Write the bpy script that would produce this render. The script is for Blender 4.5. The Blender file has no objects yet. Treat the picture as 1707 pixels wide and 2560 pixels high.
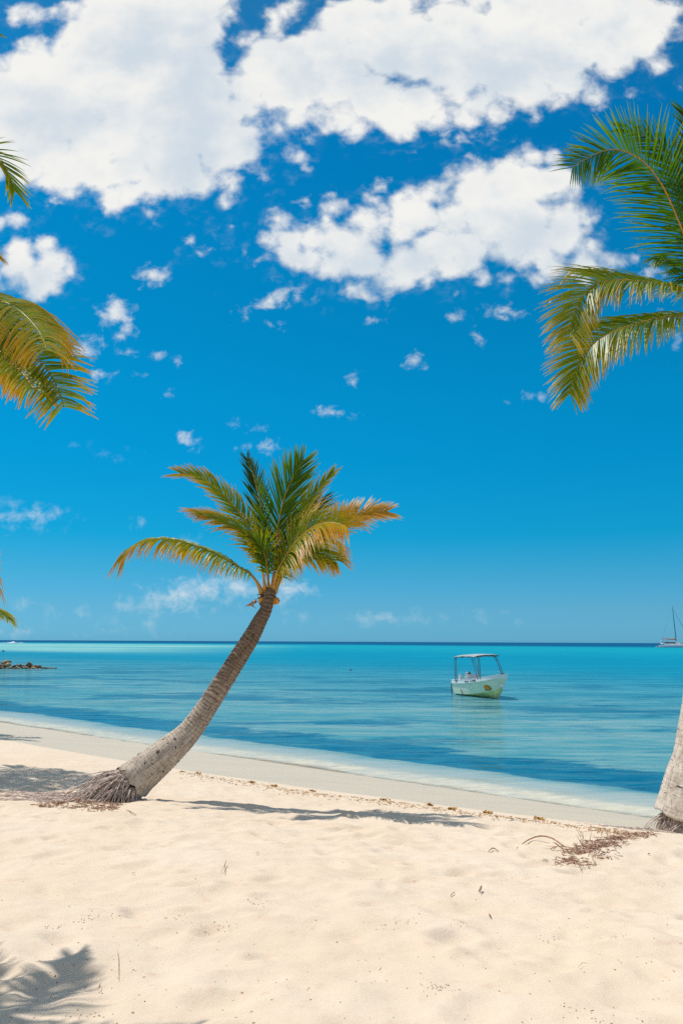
import bpy, bmesh, math, random
import numpy as np
from mathutils import Vector, Matrix, Euler

random.seed(7)
RNG = np.random.RandomState(11)
scene = bpy.context.scene
COL = scene.collection
R = math.radians
sstep = lambda a, b, x: np.clip((x - a) / (b - a), 0, 1) ** 2 * (3 - 2 * np.clip((x - a) / (b - a), 0, 1))

# ------------------------------------------------------------------ camera
FPX, CX, CY = 2133.0, 853.5, 1280.0
CAMZ = 3.6
cam_d = bpy.data.cameras.new('camera')
cam_d.sensor_fit = 'VERTICAL'; cam_d.sensor_height = 24.0; cam_d.lens = 24.0 * FPX / 2560.0
cam_d.clip_start = 0.05; cam_d.clip_end = 100000
cam = bpy.data.objects.new('camera', cam_d); COL.objects.link(cam)
PITCH, ROLL = math.atan(324.0 / FPX), R(0.27)
CM = Matrix.Rotation(R(90) + PITCH, 4, 'X') @ Matrix.Rotation(ROLL, 4, 'Z')
cam.matrix_world = Matrix.Translation((0, 0, CAMZ)) @ CM
scene.camera = cam
C3 = CM.to_3x3()

def ray(px, py):
    return (C3 @ Vector(((px - CX) / FPX, -(py - CY) / FPX, -1.0)))
def P(px, py, Y):                       # the point seen there at depth Y metres along +Y
    d = ray(px, py); return Vector((0, 0, CAMZ)) + d * (Y / d.y)
def Wt(px, py, z=0.0):                  # the point seen there on the level z
    d = ray(px, py); return Vector((0, 0, CAMZ)) + d * ((z - CAMZ) / d.z)

# ------------------------------------------------------------------ numpy gradient noise
_perm = np.concatenate([RNG.permutation(256)] * 3)
_g = RNG.randn(256, 2); _g /= np.linalg.norm(_g, axis=1)[:, None]
def pnoise(x, y):
    xi = np.floor(x).astype(int); yi = np.floor(y).astype(int)
    xf = x - xi; yf = y - yi
    u = xf ** 3 * (xf * (xf * 6 - 15) + 10); v = yf ** 3 * (yf * (yf * 6 - 15) + 10)
    def gr(ix, iy, dx, dy):
        h = _perm[(_perm[ix & 255] + iy) & 255]
        return _g[h, 0] * dx + _g[h, 1] * dy
    a = gr(xi, yi, xf, yf); b = gr(xi + 1, yi, xf - 1, yf)
    c = gr(xi, yi + 1, xf, yf - 1); d = gr(xi + 1, yi + 1, xf - 1, yf - 1)
    return (a + u * (b - a)) + v * ((c + u * (d - c)) - (a + u * (b - a)))

# ------------------------------------------------------------------ shoreline and heights
def curve_of(pix, z):
    pts = [Wt(x, y, z) for x, y in pix]
    X = np.array([p.x for p in pts]); Y = np.array([p.y for p in pts])
    cf = np.polyfit(X, Y, 2)
    xs = np.linspace(X[0], X[-1], 40); ys = np.polyval(cf, xs)
    s0 = (ys[1] - ys[0]) / (xs[1] - xs[0]); s1 = (ys[-1] - ys[-2]) / (xs[-1] - xs[-2])
    xs = np.concatenate([[xs[0] - 300], xs, [xs[-1] + 300]])
    ys = np.concatenate([[ys[0] - 300 * s0], ys, [ys[-1] + 300 * s1]])
    return xs, ys
SX, SY = curve_of([(0, 1806), (240, 1841), (480, 1877), (850, 1930), (1250, 1992), (1640, 2046)], 0.0)
DX, DY = curve_of([(0, 1850), (300, 1893), (450, 1925), (850, 1986), (1250, 2038), (1600, 2066)], 0.45)
def shoreY(x): return np.interp(x, SX, SY)
def dryY(x): return np.minimum(np.interp(x, DX, DY), np.interp(x, SX, SY) - 0.5)
_sl = np.polyfit(SX[1:-1], SY[1:-1], 1)[0]
COSA = 1 / math.sqrt(1 + _sl * _sl)
def offshore(x, y): return (y - shoreY(x)) * COSA

PITS = []
for i in range(760):
    py = random.uniform(2.5, 17); px_ = random.uniform(-0.55, 0.55) * (py + 4)
    PITS.append((px_, py, random.uniform(0.09, 0.2), random.uniform(0.010, 0.040), random.uniform(0, 3.14)))
for x0, y0 in ((820, 2020), (870, 2035), (935, 2045), (770, 2016), (905, 2022), (1010, 2050), (690, 2012)):
    w = Wt(x0, y0, 1.45); PITS.append((w.x, w.y, 0.2, 0.05, 0.0))
MOUND = Wt(1690, 2085, 1.3)
def height(x, y):
    x = np.asarray(x, float); y = np.asarray(y, float)
    ys = shoreY(x); yd = dryY(x)
    off = (y - ys) * COSA
    sea = -0.02 - 3.0 * (1 - np.exp(-np.maximum(off, 0) / 38.0))
    wet = 0.45 * np.clip((ys - y) / np.maximum(ys - yd, 0.3), 0, 1)
    ydc = np.maximum(yd, 7.0)
    dry = 2.35 * (1 - np.exp(-np.maximum(yd - y, 0) / ydc))
    h = np.where(off > 0, sea, wet + dry)
    m = sstep(0.15, 2.5, yd - y)                      # dry sand is lumpy, wet sand smooth
    near = np.exp(-((np.hypot(x, y) / 60.0) ** 2))
    lump = (0.060 * pnoise(x * 0.42 + 3, y * 0.42) + 0.050 * pnoise(x * 1.1, y * 1.3 + 9)
            + 0.040 * pnoise(x * 2.3 + 5, y * 2.6) + 0.020 * pnoise(x * 5.1, y * 5.6) + 0.006 * pnoise(x * 11.3, y * 12.1))
    h = h + lump * m * near
    h = h + 0.10 * np.exp(-(((x - MOUND.x) / 1.5) ** 2 + ((y - MOUND.y) / 0.8) ** 2))
    return h
def height_pits(x, y):
    h = height(x, y); yd = dryY(x)
    for (cx, cy, r, dep, a) in PITS:
        sel = (np.abs(x - cx) < 3.2 * r) & (np.abs(y - cy) < 3.2 * r)
        if not sel.any(): continue
        dx = x[sel] - cx; dy = y[sel] - cy
        ca, sa = math.cos(a), math.sin(a)
        q = ((dx * ca + dy * sa) / (r * 1.35)) ** 2 + ((-dx * sa + dy * ca) / (r * 0.8)) ** 2
        h[sel] += (-dep * np.exp(-q * 1.4) + 0.45 * dep * np.exp(-(np.sqrt(q) - 1.25) ** 2 * 7)) * sstep(0.4, 1.4, yd[sel] - y[sel])
    return h
PA = np.array(PITS)
def hz(x, y):
    h = float(height(np.array([float(x)]), np.array([float(y)]))[0])
    near = PA[(np.abs(x - PA[:, 0]) < 3.2 * PA[:, 2]) & (np.abs(y - PA[:, 1]) < 3.2 * PA[:, 2])]
    if len(near):
        k = float(sstep(0.4, 1.4, dryY(x) - y))
        for cx, cy, r, dep, a in near:
            dx, dy, ca, sa = x - cx, y - cy, math.cos(a), math.sin(a)
            q = ((dx * ca + dy * sa) / (r * 1.35)) ** 2 + ((-dx * sa + dy * ca) / (r * 0.8)) ** 2
            h += (-dep * math.exp(-q * 1.4) + 0.45 * dep * math.exp(-(math.sqrt(q) - 1.25) ** 2 * 7)) * k
    return h
def G(px, py):                          # the point of the sand seen there
    d = ray(px, py); t0 = 2.0
    o = Vector((0, 0, CAMZ))
    ts = np.arange(2.0, 60, 0.04)
    pts = np.array([[d.x * t, d.y * t, CAMZ + d.z * t] for t in ts])
    h = height(pts[:, 0], pts[:, 1])
    k = np.argmax(pts[:, 2] < h)
    q = pts[k]; return Vector((q[0], q[1], hz(q[0], q[1])))

# ------------------------------------------------------------------ objects
def tag(o, label=None, cat=None, group=None, kind=None):
    if label: o['label'] = label
    if cat: o['category'] = cat
    if group: o['group'] = group
    if kind: o['kind'] = kind
    return o
def empty(name, loc, label, cat, group=None):
    o = bpy.data.objects.new(name, None); COL.objects.link(o); o.location = loc
    o.empty_display_size = 0.2
    return tag(o, label, cat, group)
def mesh(name, V, F, mat, parent=None, smooth=True, attrs=None):
    me = bpy.data.meshes.new(name)
    V = [tuple(map(float, v)) for v in V]
    me.from_pydata(V, [], [tuple(map(int, f)) for f in F]); 
    if attrs:
        for k, vals in attrs.items():
            a = me.attributes.new(k, 'FLOAT', 'POINT'); a.data.foreach_set('value', np.asarray(vals, np.float32))
    if smooth: me.polygons.foreach_set('use_smooth', [True] * len(me.polygons))
    me.materials.append(mat); me.update()
    o = bpy.data.objects.new(name, me); COL.objects.link(o)
    if parent is not None:
        o.parent = parent
        o.matrix_parent_inverse = Matrix.Translation(-parent.location) if parent.type == 'EMPTY' and not any(parent.rotation_euler) else parent.matrix_world.inverted()
        if parent.parent is not None:      # parts of parts share their thing's base
            o.matrix_parent_inverse = Matrix.Identity(4)
    return o
class MB:
    def __init__(s): s.V = []; s.F = []; s.A = {}
    def add(s, V, F, **attrs):
        n = len(s.V); s.V += [tuple(v) for v in V]; s.F += [tuple(i + n for i in f) for f in F]
        for k, v in attrs.items():
            s.A.setdefault(k, []).extend(v if hasattr(v, '__len__') else [v] * len(V))
    def build(s, name, mat, parent=None, smooth=True): return mesh(name, s.V, s.F, mat, parent, smooth, s.A)
    def tube(s, pts, rad, n=6, cap=True, **attrs):
        V, F = tube_geo(pts, rad, n, cap); s.add(V, F, **attrs)
    def box(s, c, size, rot=None, **attrs):
        sx, sy, sz = [q / 2 for q in size]
        V = [Vector((x, y, z)) for x in (-sx, sx) for y in (-sy, sy) for z in (-sz, sz)]
        if rot is not None: V = [rot @ v for v in V]
        V = [v + Vector(c) for v in V]
        s.add(V, [(0, 1, 3, 2), (4, 6, 7, 5), (0, 4, 5, 1), (2, 3, 7, 6), (0, 2, 6, 4), (1, 5, 7, 3)], **attrs)
def catmull(pts, n):
    pts = [Vector(p) for p in pts]
    q = [pts[0] * 2 - pts[1]] + pts + [pts[-1] * 2 - pts[-2]]
    out = []; m = len(pts) - 1
    raw = []
    for i in range(m):
        a, b, c, d = q[i:i + 4]
        for k in range(24):
            t = k / 24
            raw.append(0.5 * ((2 * b) + (c - a) * t + (2 * a - 5 * b + 4 * c - d) * t * t + (3 * b - a - 3 * c + d) * t ** 3))
    raw.append(pts[-1])
    L = [0.0]
    for i in range(1, len(raw)): L.append(L[-1] + (raw[i] - raw[i - 1]).length)
    tot = L[-1]; j = 0
    for k in range(n):
        s = tot * k / (n - 1)
        while j < len(L) - 2 and L[j + 1] < s: j += 1
        f = (s - L[j]) / max(L[j + 1] - L[j], 1e-9)
        out.append(raw[j].lerp(raw[j + 1], min(max(f, 0), 1)))
    return out, tot
def frames(pts):
    n = len(pts); T = []
    for i in range(n):
        t = pts[min(i + 1, n - 1)] - pts[max(i - 1, 0)]
        T.append(t.normalized() if t.length > 1e-9 else Vector((0, 0, 1)))
    u = T[0].orthogonal().normalized(); U = []
    for i in range(n):
        u = u - T[i] * u.dot(T[i])
        u = u.normalized() if u.length > 1e-6 else T[i].orthogonal().normalized()
        U.append(u)
    return T, U
def tube_geo(pts, rad, n=6, cap=True):
    pts = [Vector(p) for p in pts]
    if not hasattr(rad, '__len__'): rad = [rad] * len(pts)
    T, U = frames(pts); V = []; F = []
    for i, p in enumerate(pts):
        b = T[i].cross(U[i])
        for k in range(n):
            a = 2 * math.pi * k / n
            V.append(p + (U[i] * math.cos(a) + b * math.sin(a)) * rad[i])
    for i in range(len(pts) - 1):
        for k in range(n):
            k2 = (k + 1) % n
            F.append((i * n + k, i * n + k2, (i + 1) * n + k2, (i + 1) * n + k))
    if cap:
        F.append(tuple(range(n - 1, -1, -1))); F.append(tuple((len(pts) - 1) * n + k for k in range(n)))
    return V, F

# ------------------------------------------------------------------ material helpers
class NT:
    def __init__(s, tree): s.t = tree; s.n = tree.nodes; s.l = tree.links
    def node(s, typ, **kw):
        nd = s.n.new(typ)
        for k, v in kw.items(): setattr(nd, k, v)
        return nd
    def put(s, sock, v):
        if isinstance(v, bpy.types.NodeSocket): s.l.new(v, sock)
        elif v is not None:
            try: sock.default_value = v
            except Exception: sock.default_value = (v[0], v[1], v[2], 1)
    def math(s, op, a, b=None, c=None, clamp=False):
        nd = s.node('ShaderNodeMath', operation=op, use_clamp=clamp)
        for i, v in enumerate((a, b, c)):
            if v is not None: s.put(nd.inputs[i], v)
        return nd.outputs[0]
    def vmath(s, op, a, b=None, c=None):
        nd = s.node('ShaderNodeVectorMath', operation=op)
        for i, v in enumerate((a, b, c)):
            if v is not None: s.put(nd.inputs[i], v)
        return nd.outputs['Value'] if op in ('LENGTH', 'DOT_PRODUCT') else nd.outputs[0]
    def noise(s, vec, scale=1.0, detail=4.0, rough=0.5, dim='3D', lac=2.0, dist=0.0):
        nd = s.node('ShaderNodeTexNoise', noise_dimensions=dim)
        if vec is not None: s.l.new(vec, nd.inputs['Vector'])
        nd.inputs['Scale'].default_value = scale; nd.inputs['Detail'].default_value = detail
        nd.inputs['Roughness'].default_value = rough; nd.inputs['Lacunarity'].default_value = lac
        nd.inputs['Distortion'].default_value = dist
        return nd.outputs['Fac']
    def ramp(s, fac, stops, interp='LINEAR'):
        nd = s.node('ShaderNodeValToRGB'); cr = nd.color_ramp; cr.interpolation = interp
        while len(cr.elements) < len(stops): cr.elements.new(0.5)
        for e, (p, c) in zip(cr.elements, stops):
            e.position = p; e.color = (c[0], c[1], c[2], 1) if hasattr(c, '__len__') else (c, c, c, 1)
        s.put(nd.inputs[0], fac); return nd.outputs[0]
    def remap(s, v, a, b, c=0.0, d=1.0, smooth=True):
        nd = s.node('ShaderNodeMapRange', interpolation_type='SMOOTHSTEP' if smooth else 'LINEAR')
        s.put(nd.inputs['Value'], v)
        for k, q in (('From Min', a), ('From Max', b), ('To Min', c), ('To Max', d)): s.put(nd.inputs[k], q)
        return nd.outputs['Result']
    def mix(s, fac, a, b, mode='MIX'):
        nd = s.node('ShaderNodeMix', data_type='RGBA', blend_type=mode)
        s.put(nd.inputs['Factor'], fac); s.put(nd.inputs['A'] if False else nd.inputs[6], a); s.put(nd.inputs[7], b)
        return nd.outputs[2]
    def attr(s, name): return s.node('ShaderNodeAttribute', attribute_name=name).outputs['Fac']
    def pos(s): return s.node('ShaderNodeNewGeometry').outputs['Position']
    def scale(s, v, sc, off=(0, 0, 0)): return s.vmath('MULTIPLY_ADD', v, sc, off)
    def bump(s, h, strength=0.5, dist=0.02, normal=None):
        nd = s.node('ShaderNodeBump'); nd.inputs['Strength'].default_value = strength; nd.inputs['Distance'].default_value = dist
        s.put(nd.inputs['Height'], h)
        if normal is not None: s.put(nd.inputs['Normal'], normal)
        return nd.outputs[0]
def new_mat(name):
    m = bpy.data.materials.new(name); m.use_nodes = True
    m.node_tree.nodes.clear(); t = NT(m.node_tree)
    out = t.node('ShaderNodeOutputMaterial'); return m, t, out
def principled(t, out, color, rough=0.6, spec=0.3, normal=None, metal=0.0):
    b = t.node('ShaderNodeBsdfPrincipled')
    t.put(b.inputs['Base Color'], color if not (isinstance(color, tuple) and len(color) == 3) else (*color, 1))
    t.put(b.inputs['Roughness'], rough); t.put(b.inputs['Specular IOR Level'], spec); t.put(b.inputs['Metallic'], metal)
    if normal is not None: t.l.new(normal, b.inputs['Normal'])
    t.l.new(b.outputs[0], out.inputs['Surface']); return b
def simple(name, color, rough=0.5, spec=0.4, var=0.12, scale=6.0, metal=0.0, bumps=0.0):
    m, t, out = new_mat(name)
    n = t.noise(t.pos(), scale, 5, 0.6)
    c = t.mix(t.remap(n, 0.3, 0.7), tuple(q * (1 - var) for q in color), tuple(min(1, q * (1 + var)) for q in color))
    nm = t.bump(n, bumps, 0.01) if bumps else None
    principled(t, out, c, rough, spec, nm, metal); return m

# leaf: colour follows each leaflet's age from green through yellow and orange to dry tan
def leaf_mat(name, ramp, transl=0.46, rough=0.38, spec=0.28):
    m, t, out = new_mat(name)
    age = t.attr('age')
    n = t.noise(t.pos(), 9.0, 3, 0.6)
    a2 = t.math('ADD', age, t.math('MULTIPLY', t.math('SUBTRACT', n, 0.5), 0.16), clamp=True)
    col = t.ramp(a2, ramp)
    b = t.node('ShaderNodeBsdfPrincipled'); t.put(b.inputs['Base Color'], col)
    b.inputs['Roughness'].default_value = rough; b.inputs['Specular IOR Level'].default_value = spec
    tr = t.node('ShaderNodeBsdfTranslucent')
    hs = t.node('ShaderNodeHueSaturation'); hs.inputs['Saturation'].default_value = 1.12; hs.inputs['Value'].default_value = 1.7
    t.l.new(col, hs.inputs['Color']); t.l.new(hs.outputs[0], tr.inputs[0])
    mx = t.node('ShaderNodeMixShader'); mx.inputs[0].default_value = transl
    t.l.new(b.outputs[0], mx.inputs[1]); t.l.new(tr.outputs[0], mx.inputs[2]); t.l.new(mx.outputs[0], out.inputs['Surface'])
    return m
LEAF_RAMP = [(0.0, (0.016, 0.060, 0.018)), (0.25, (0.072, 0.155, 0.010)), (0.45, (0.25, 0.29, 0.010)), (0.62, (0.48, 0.33, 0.014)),
             (0.76, (0.52, 0.29, 0.025)), (0.88, (0.55, 0.36, 0.10)), (1.0, (0.66, 0.50, 0.27))]
M_LEAF = leaf_mat('palm_leaf', LEAF_RAMP)
M_RIB = simple('palm_midrib', (0.45, 0.24, 0.045), 0.45, 0.4, 0.25, 14)
M_RIBG = simple('palm_midrib_green', (0.26, 0.22, 0.05), 0.45, 0.4, 0.25, 14)

# trunk: ring scars, vertical cracks, pale old wood low down and darker fibre towards the crown
def trunk_mat(name, low, high, crack=1.0):
    m, t, out = new_mat(name)
    v = t.attr('along'); f = t.attr('frac'); ang = t.attr('angle')
    cs = t.node('ShaderNodeCombineXYZ')
    t.put(cs.inputs[0], t.math('COSINE', ang)); t.put(cs.inputs[1], t.math('SINE', ang)); t.put(cs.inputs[2], t.math('MULTIPLY', v, 1.0))
    vec = cs.outputs[0]
    base = t.mix(t.remap(t.math('ADD', f, t.math('MULTIPLY', t.math('SUBTRACT', t.noise(vec, 2.0, 3), 0.5), 0.5)), 0.15, 0.75), low, high)
    mott = t.noise(vec, 5.0, 6, 0.65)
    base = t.mix(t.remap(mott, 0.25, 0.75), t.mix(1.0, base, (0.68, 0.64, 0.6), 'MULTIPLY'), t.mix(1.0, base, (1.18, 1.17, 1.15), 'MULTIPLY'))
    cr = t.noise(t.scale(vec, (22, 22, 11)), 1.0, 5, 0.7)           # vertical cracks
    crm = t.math('MULTIPLY', t.remap(cr, 0.54, 0.68), 0.55 * crack)
    base = t.mix(crm, base, (0.085, 0.066, 0.05))
    ga = t.noise(t.scale(vec, (2.2, 2.2, 20.0)), 1.0, 3, 0.5)      # dark gashes across
    gam = t.math('MULTIPLY', t.remap(ga, 0.64, 0.69), 0.85)
    base = t.mix(gam, base, (0.05, 0.036, 0.026))
    rg = t.attr('scar'); ph = t.attr('ringphase')
    base = t.mix(t.math('MULTIPLY', t.remap(f, 0.18, 0.6), 0.9), base, t.mix(1.0, base, t.mix(t.remap(ph, 0.0, 1.0, 0, 1, False), (1.35, 1.30, 1.25, 1), (0.66, 0.62, 0.6, 1)), 'MULTIPLY'))
    base = t.mix(t.math('MULTIPLY', rg, t.remap(f, 0.1, 0.5, 0.22, 0.85)), base, (0.10, 0.075, 0.055))
    fr_ = t.noise(t.scale(vec, (1.2, 1.2, 55)), 1.0, 4, 0.6)      # fine rings
    base = t.mix(t.math('MULTIPLY', t.remap(fr_, 0.42, 0.62), 0.38), base, t.mix(1.0, base, (0.52, 0.48, 0.45), 'MULTIPLY'))
    mott = t.math('ADD', mott, t.math('MULTIPLY', fr_, -0.4))
    hgt = t.math('SUBTRACT', t.math('SUBTRACT', mott, t.math('MULTIPLY', crm, 0.7)), gam)
    principled(t, out, base, 0.85, 0.2, t.bump(hgt, 0.8, 0.018)); return m
M_TRUNK = trunk_mat('palm_trunk', (0.60, 0.51, 0.42), (0.25, 0.175, 0.12))
M_TRUNK_PALE = trunk_mat('palm_trunk_pale', (0.68, 0.59, 0.50), (0.60, 0.52, 0.45), 0.9)
M_FIBRE = simple('palm_fibre', (0.10, 0.05, 0.025), 0.9, 0.1, 0.5, 40, bumps=0.6)
M_BOOT = simple('leaf_base', (0.60, 0.24, 0.02), 0.5, 0.4, 0.3, 20)
M_ROOT = simple('palm_root', (0.52, 0.41, 0.35), 0.9, 0.1, 0.55, 17)
M_LITTER = simple('dry_litter', (0.40, 0.24, 0.165), 0.9, 0.1, 0.6, 25)
M_TWIG = simple('twig', (0.38, 0.23, 0.155), 0.9, 0.1, 0.4, 25)
M_STRAW = simple('straw', (0.58, 0.42, 0.28), 0.9, 0.1, 0.3, 25)
M_WEED = simple('seaweed', (0.46, 0.24, 0.06), 0.8, 0.2, 0.6, 30)

# sand
def sand_mat():
    m, t, out = new_mat('sand')
    p = t.pos(); wet = t.attr('wet')
    big = t.noise(p, 0.9, 4, 0.6); mid = t.noise(p, 6.0, 5, 0.65); fine = t.noise(p, 120.0, 3, 0.7); grain = t.noise(p, 420.0, 2, 0.6)
    dry = t.mix(t.remap(big, 0.3, 0.7), (0.675, 0.535, 0.395), (0.69, 0.565, 0.435))
    dry = t.mix(t.remap(mid, 0.56, 0.74), dry, (0.63, 0.465, 0.34))
    dry = t.mix(t.math('MULTIPLY', t.remap(fine, 0.5, 0.75), 0.22), dry, (0.42, 0.33, 0.24))
    sp = t.remap(t.noise(p, 60.0, 2, 0.5), 0.72, 0.78)
    dry = t.mix(t.math('MULTIPLY', sp, 0.35), dry, (0.34, 0.22, 0.15))
    edge = t.math('ADD', wet, t.math('MULTIPLY', t.math('SUBTRACT', t.noise(p, 1.6, 4, 0.6), 0.5), 0.35))
    w = t.remap(edge, -0.10, 0.16)
    wetc = t.mix(t.remap(t.noise(t.scale(p, (0.5, 1.5, 1)), 1.0, 4, 0.6), 0.3, 0.7), (0.535, 0.46, 0.35), (0.49, 0.43, 0.335))
    zs = t.node('ShaderNodeSeparateXYZ'); t.l.new(p, zs.inputs[0])
    wetc = t.mix(t.remap(zs.outputs[2], 0.01, -0.09), wetc, (0.66, 0.59, 0.46))   # clean pale sand of the shallows
    col = t.mix(w, dry, wetc)
    rough = t.remap(w, 0, 1, 0.95, 0.62)
    h = t.math('ADD', t.math('MULTIPLY', mid, 0.9), t.math('ADD', t.math('MULTIPLY', fine, 0.10), t.math('MULTIPLY', grain, 0.04)))
    bn = t.node('ShaderNodeBump'); bn.inputs['Distance'].default_value = 0.03
    t.put(bn.inputs['Strength'], t.remap(w, 0, 1, 0.55, 0.06)); t.put(bn.inputs['Height'], h)
    b = principled(t, out, col, rough, 0.25, bn.outputs[0]); return m
M_SAND = sand_mat()

# water: seabed colour zones (sand flats, seagrass, deep) seen through a rippled surface, clear at the very edge
def water_mat():
    m, t, out = new_mat('sea_water')
    p = t.pos(); off = t.attr('offshore')
    sx = t.node('ShaderNodeSeparateXYZ'); t.l.new(p, sx.inputs[0]); X, Y = sx.outputs[0], sx.outputs[1]
    lg = t.math('LOGARITHM', t.math('MAXIMUM', off, 1.0), 10.0)
    wob = t.noise(t.scale(p, (0.004, 0.02, 0)), 1.0, 5, 0.6)
    lgw = t.math('ADD', lg, t.math('MULTIPLY', t.math('SUBTRACT', wob, 0.5), 0.30))
    deep = t.ramp(t.remap(lgw, 0.5, 4.0, 0, 1, False), [
        (0.0, (0.170, 0.345, 0.330)), (0.24, (0.140, 0.335, 0.345)), (0.31, (0.065, 0.280, 0.340)), (0.40, (0.006, 0.225, 0.345)),
        (0.49, (0.002, 0.225, 0.355)), (0.54, (0.003, 0.250, 0.365)), (0.60, (0.003, 0.280, 0.375)), (0.655, (0.003, 0.275, 0.37)), (0.675, (0.002, 0.15, 0.29)), (0.70, (0.001, 0.090, 0.205)), (1.0, (0.001, 0.078, 0.185))])
    # pale sand flats towards the left of the bay
    flat = t.math('MULTIPLY', t.remap(X, -8, -120), t.math('MULTIPLY', t.remap(lg, 1.95, 2.2), t.remap(lgw, 2.75, 2.6)))
    fl2 = t.math('MULTIPLY', flat, t.remap(t.noise(t.scale(p, (0.003, 0.012, 0)), 1.0, 4, 0.6), 0.25, 0.6, 0.35, 1.0))
    deep = t.mix(fl2, deep, (0.20, 0.47, 0.46))
    # seagrass patches
    pn = t.noise(t.scale(p, (0.055, 0.12, 0)), 1.0, 9, 0.72)
    pm = t.remap(pn, 0.495, 0.575)
    band = t.math('MULTIPLY', t.remap(off, 2.6, 3.4), t.remap(off, 8.5, 4.6))      # strip of grass just off the beach
    bn_ = t.noise(t.scale(p, (0.30, 0.42, 0)), 1.0, 5, 0.65)
    bn2 = t.noise(t.scale(p, (0.16, 0.34, 0), (2, 9, 0)), 1.0, 8, 0.72)
    bandm = t.remap(t.math('ADD', band, t.math('MULTIPLY', t.math('SUBTRACT', bn2, 0.5), 2.6)), 0.52, 0.74)
    near = t.math('MULTIPLY', pm, t.math('MULTIPLY', t.remap(off, 3.5, 8), t.remap(lg, 2.1, 1.5)))
    grass = t.math('MAXIMUM', t.math('MULTIPLY', near, 0.85), t.math('MULTIPLY', bandm, 0.95))
    gn = t.noise(t.scale(p, (0.9, 1.6, 0)), 1.0, 4, 0.6)
    gcol = t.mix(t.remap(gn, 0.3, 0.7), (0.002, 0.098, 0.180), (0.012, 0.160, 0.245))
    col = t.mix(grass, deep, gcol)
    # sand ripples and caustic light, painted into the body colour as pale and teal streaks
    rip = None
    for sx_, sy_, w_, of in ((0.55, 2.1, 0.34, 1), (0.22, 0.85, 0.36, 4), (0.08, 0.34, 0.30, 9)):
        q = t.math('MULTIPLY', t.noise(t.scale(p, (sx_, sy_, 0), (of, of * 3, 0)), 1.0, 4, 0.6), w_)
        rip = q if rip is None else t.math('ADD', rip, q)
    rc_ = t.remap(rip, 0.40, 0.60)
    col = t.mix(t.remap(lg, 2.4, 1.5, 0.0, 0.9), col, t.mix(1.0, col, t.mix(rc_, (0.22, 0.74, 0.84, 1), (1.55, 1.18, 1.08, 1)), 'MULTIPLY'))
    # streaks of lighter and darker water
    st = t.noise(t.scale(p, (0.03, 0.20, 0)), 1.0, 8, 0.75)
    col = t.mix(t.remap(st, 0.3, 0.7), t.mix(1.0, col, (0.60, 0.84, 0.90), 'MULTIPLY'), t.mix(1.0, col, (1.5, 1.13, 1.06), 'MULTIPLY'))
    pale = t.mix(t.remap(off, 0.2, 2.4), (0.54, 0.495, 0.385, 1), (0.36, 0.43, 0.39, 1))
    col = t.mix(t.remap(t.math('ADD', off, t.math('MULTIPLY', t.math('SUBTRACT', bn2, 0.5), 2.2)), 2.0, 3.4), pale, col)   # over the pale sand of the edge
    # ripples
    rp = None
    for sx_, sy_, amp, of in ((1.1, 3.2, 0.030, 0), (0.34, 1.05, 0.085, 3), (0.11, 0.36, 0.13, 7), (0.03, 0.12, 0.22, 13)):
        q = t.math('MULTIPLY', t.noise(t.scale(p, (sx_, sy_, 0), (of, of * 2, 0)), 1.0, 2, 0.5), amp)
        rp = q if rp is None else t.math('ADD', rp, q)
    far = t.remap(t.math('LOGARITHM', t.math('MAXIMUM', Y, 5.0), 10.0), 1.6, 3.2, 1.0, 0.35, False)
    bn = t.node('ShaderNodeBump'); bn.inputs['Distance'].default_value = 1.0
    t.put(bn.inputs['Strength'], far); t.put(bn.inputs['Height'], rp)
    # body colour under a sheen; the sheen is held down because every ripple turns part of it away from the eye
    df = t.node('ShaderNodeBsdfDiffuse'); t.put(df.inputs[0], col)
    gs = t.node('ShaderNodeBsdfGlossy'); t.put(gs.inputs['Roughness'], t.remap(lg, 1.2, 2.6, 0.08, 0.25)); t.l.new(bn.outputs[0], gs.inputs['Normal'])
    f0 = t.node('ShaderNodeFresnel'); f0.inputs['IOR'].default_value = 1.333; t.l.new(bn.outputs[0], f0.inputs['Normal'])
    b = t.node('ShaderNodeMixShader'); t.put(b.inputs[0], t.math('MINIMUM', t.math('MULTIPLY', f0.outputs[0], 0.80), t.remap(lg, 1.35, 2.15, 0.48, 0.05))); t.l.new(df.outputs[0], b.inputs[1]); t.l.new(gs.outputs[0], b.inputs[2])
    # clear shallow edge
    tr = t.node('ShaderNodeBsdfTransparent'); t.put(tr.inputs[0], t.mix(t.remap(off, 0.0, 2.5), (0.99, 0.99, 0.97, 1), (0.74, 0.94, 0.93, 1)))
    gl = t.node('ShaderNodeBsdfGlossy'); gl.inputs['Roughness'].default_value = 0.05; t.l.new(bn.outputs[0], gl.inputs['Normal'])
    fr = t.node('ShaderNodeFresnel'); fr.inputs['IOR'].default_value = 1.333; t.l.new(bn.outputs[0], fr.inputs['Normal'])
    clear = t.node('ShaderNodeMixShader'); t.put(clear.inputs[0], t.math('MULTIPLY', fr.outputs[0], t.remap(off, 0.0, 1.2))); t.l.new(tr.outputs[0], clear.inputs[1]); t.l.new(gl.outputs[0], clear.inputs[2])
    body = t.remap(t.math('ADD', off, t.math('MULTIPLY', t.math('SUBTRACT', bn_, 0.5), 0.8)), -0.15, 0.45)
    s1 = t.node('ShaderNodeMixShader'); t.put(s1.inputs[0], body); t.l.new(clear.outputs[0], s1.inputs[1]); t.l.new(b.outputs[0], s1.inputs[2])
    # thin foam where the wave runs out
    fn = t.noise(t.scale(p, (2.2, 4.0, 0)), 1.0, 6, 0.7)
    fm = t.math('MULTIPLY', t.math('MULTIPLY', t.remap(off, -0.3, 0.35), t.remap(off, 1.9, 0.6)), t.remap(fn, 0.30, 0.75))
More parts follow.
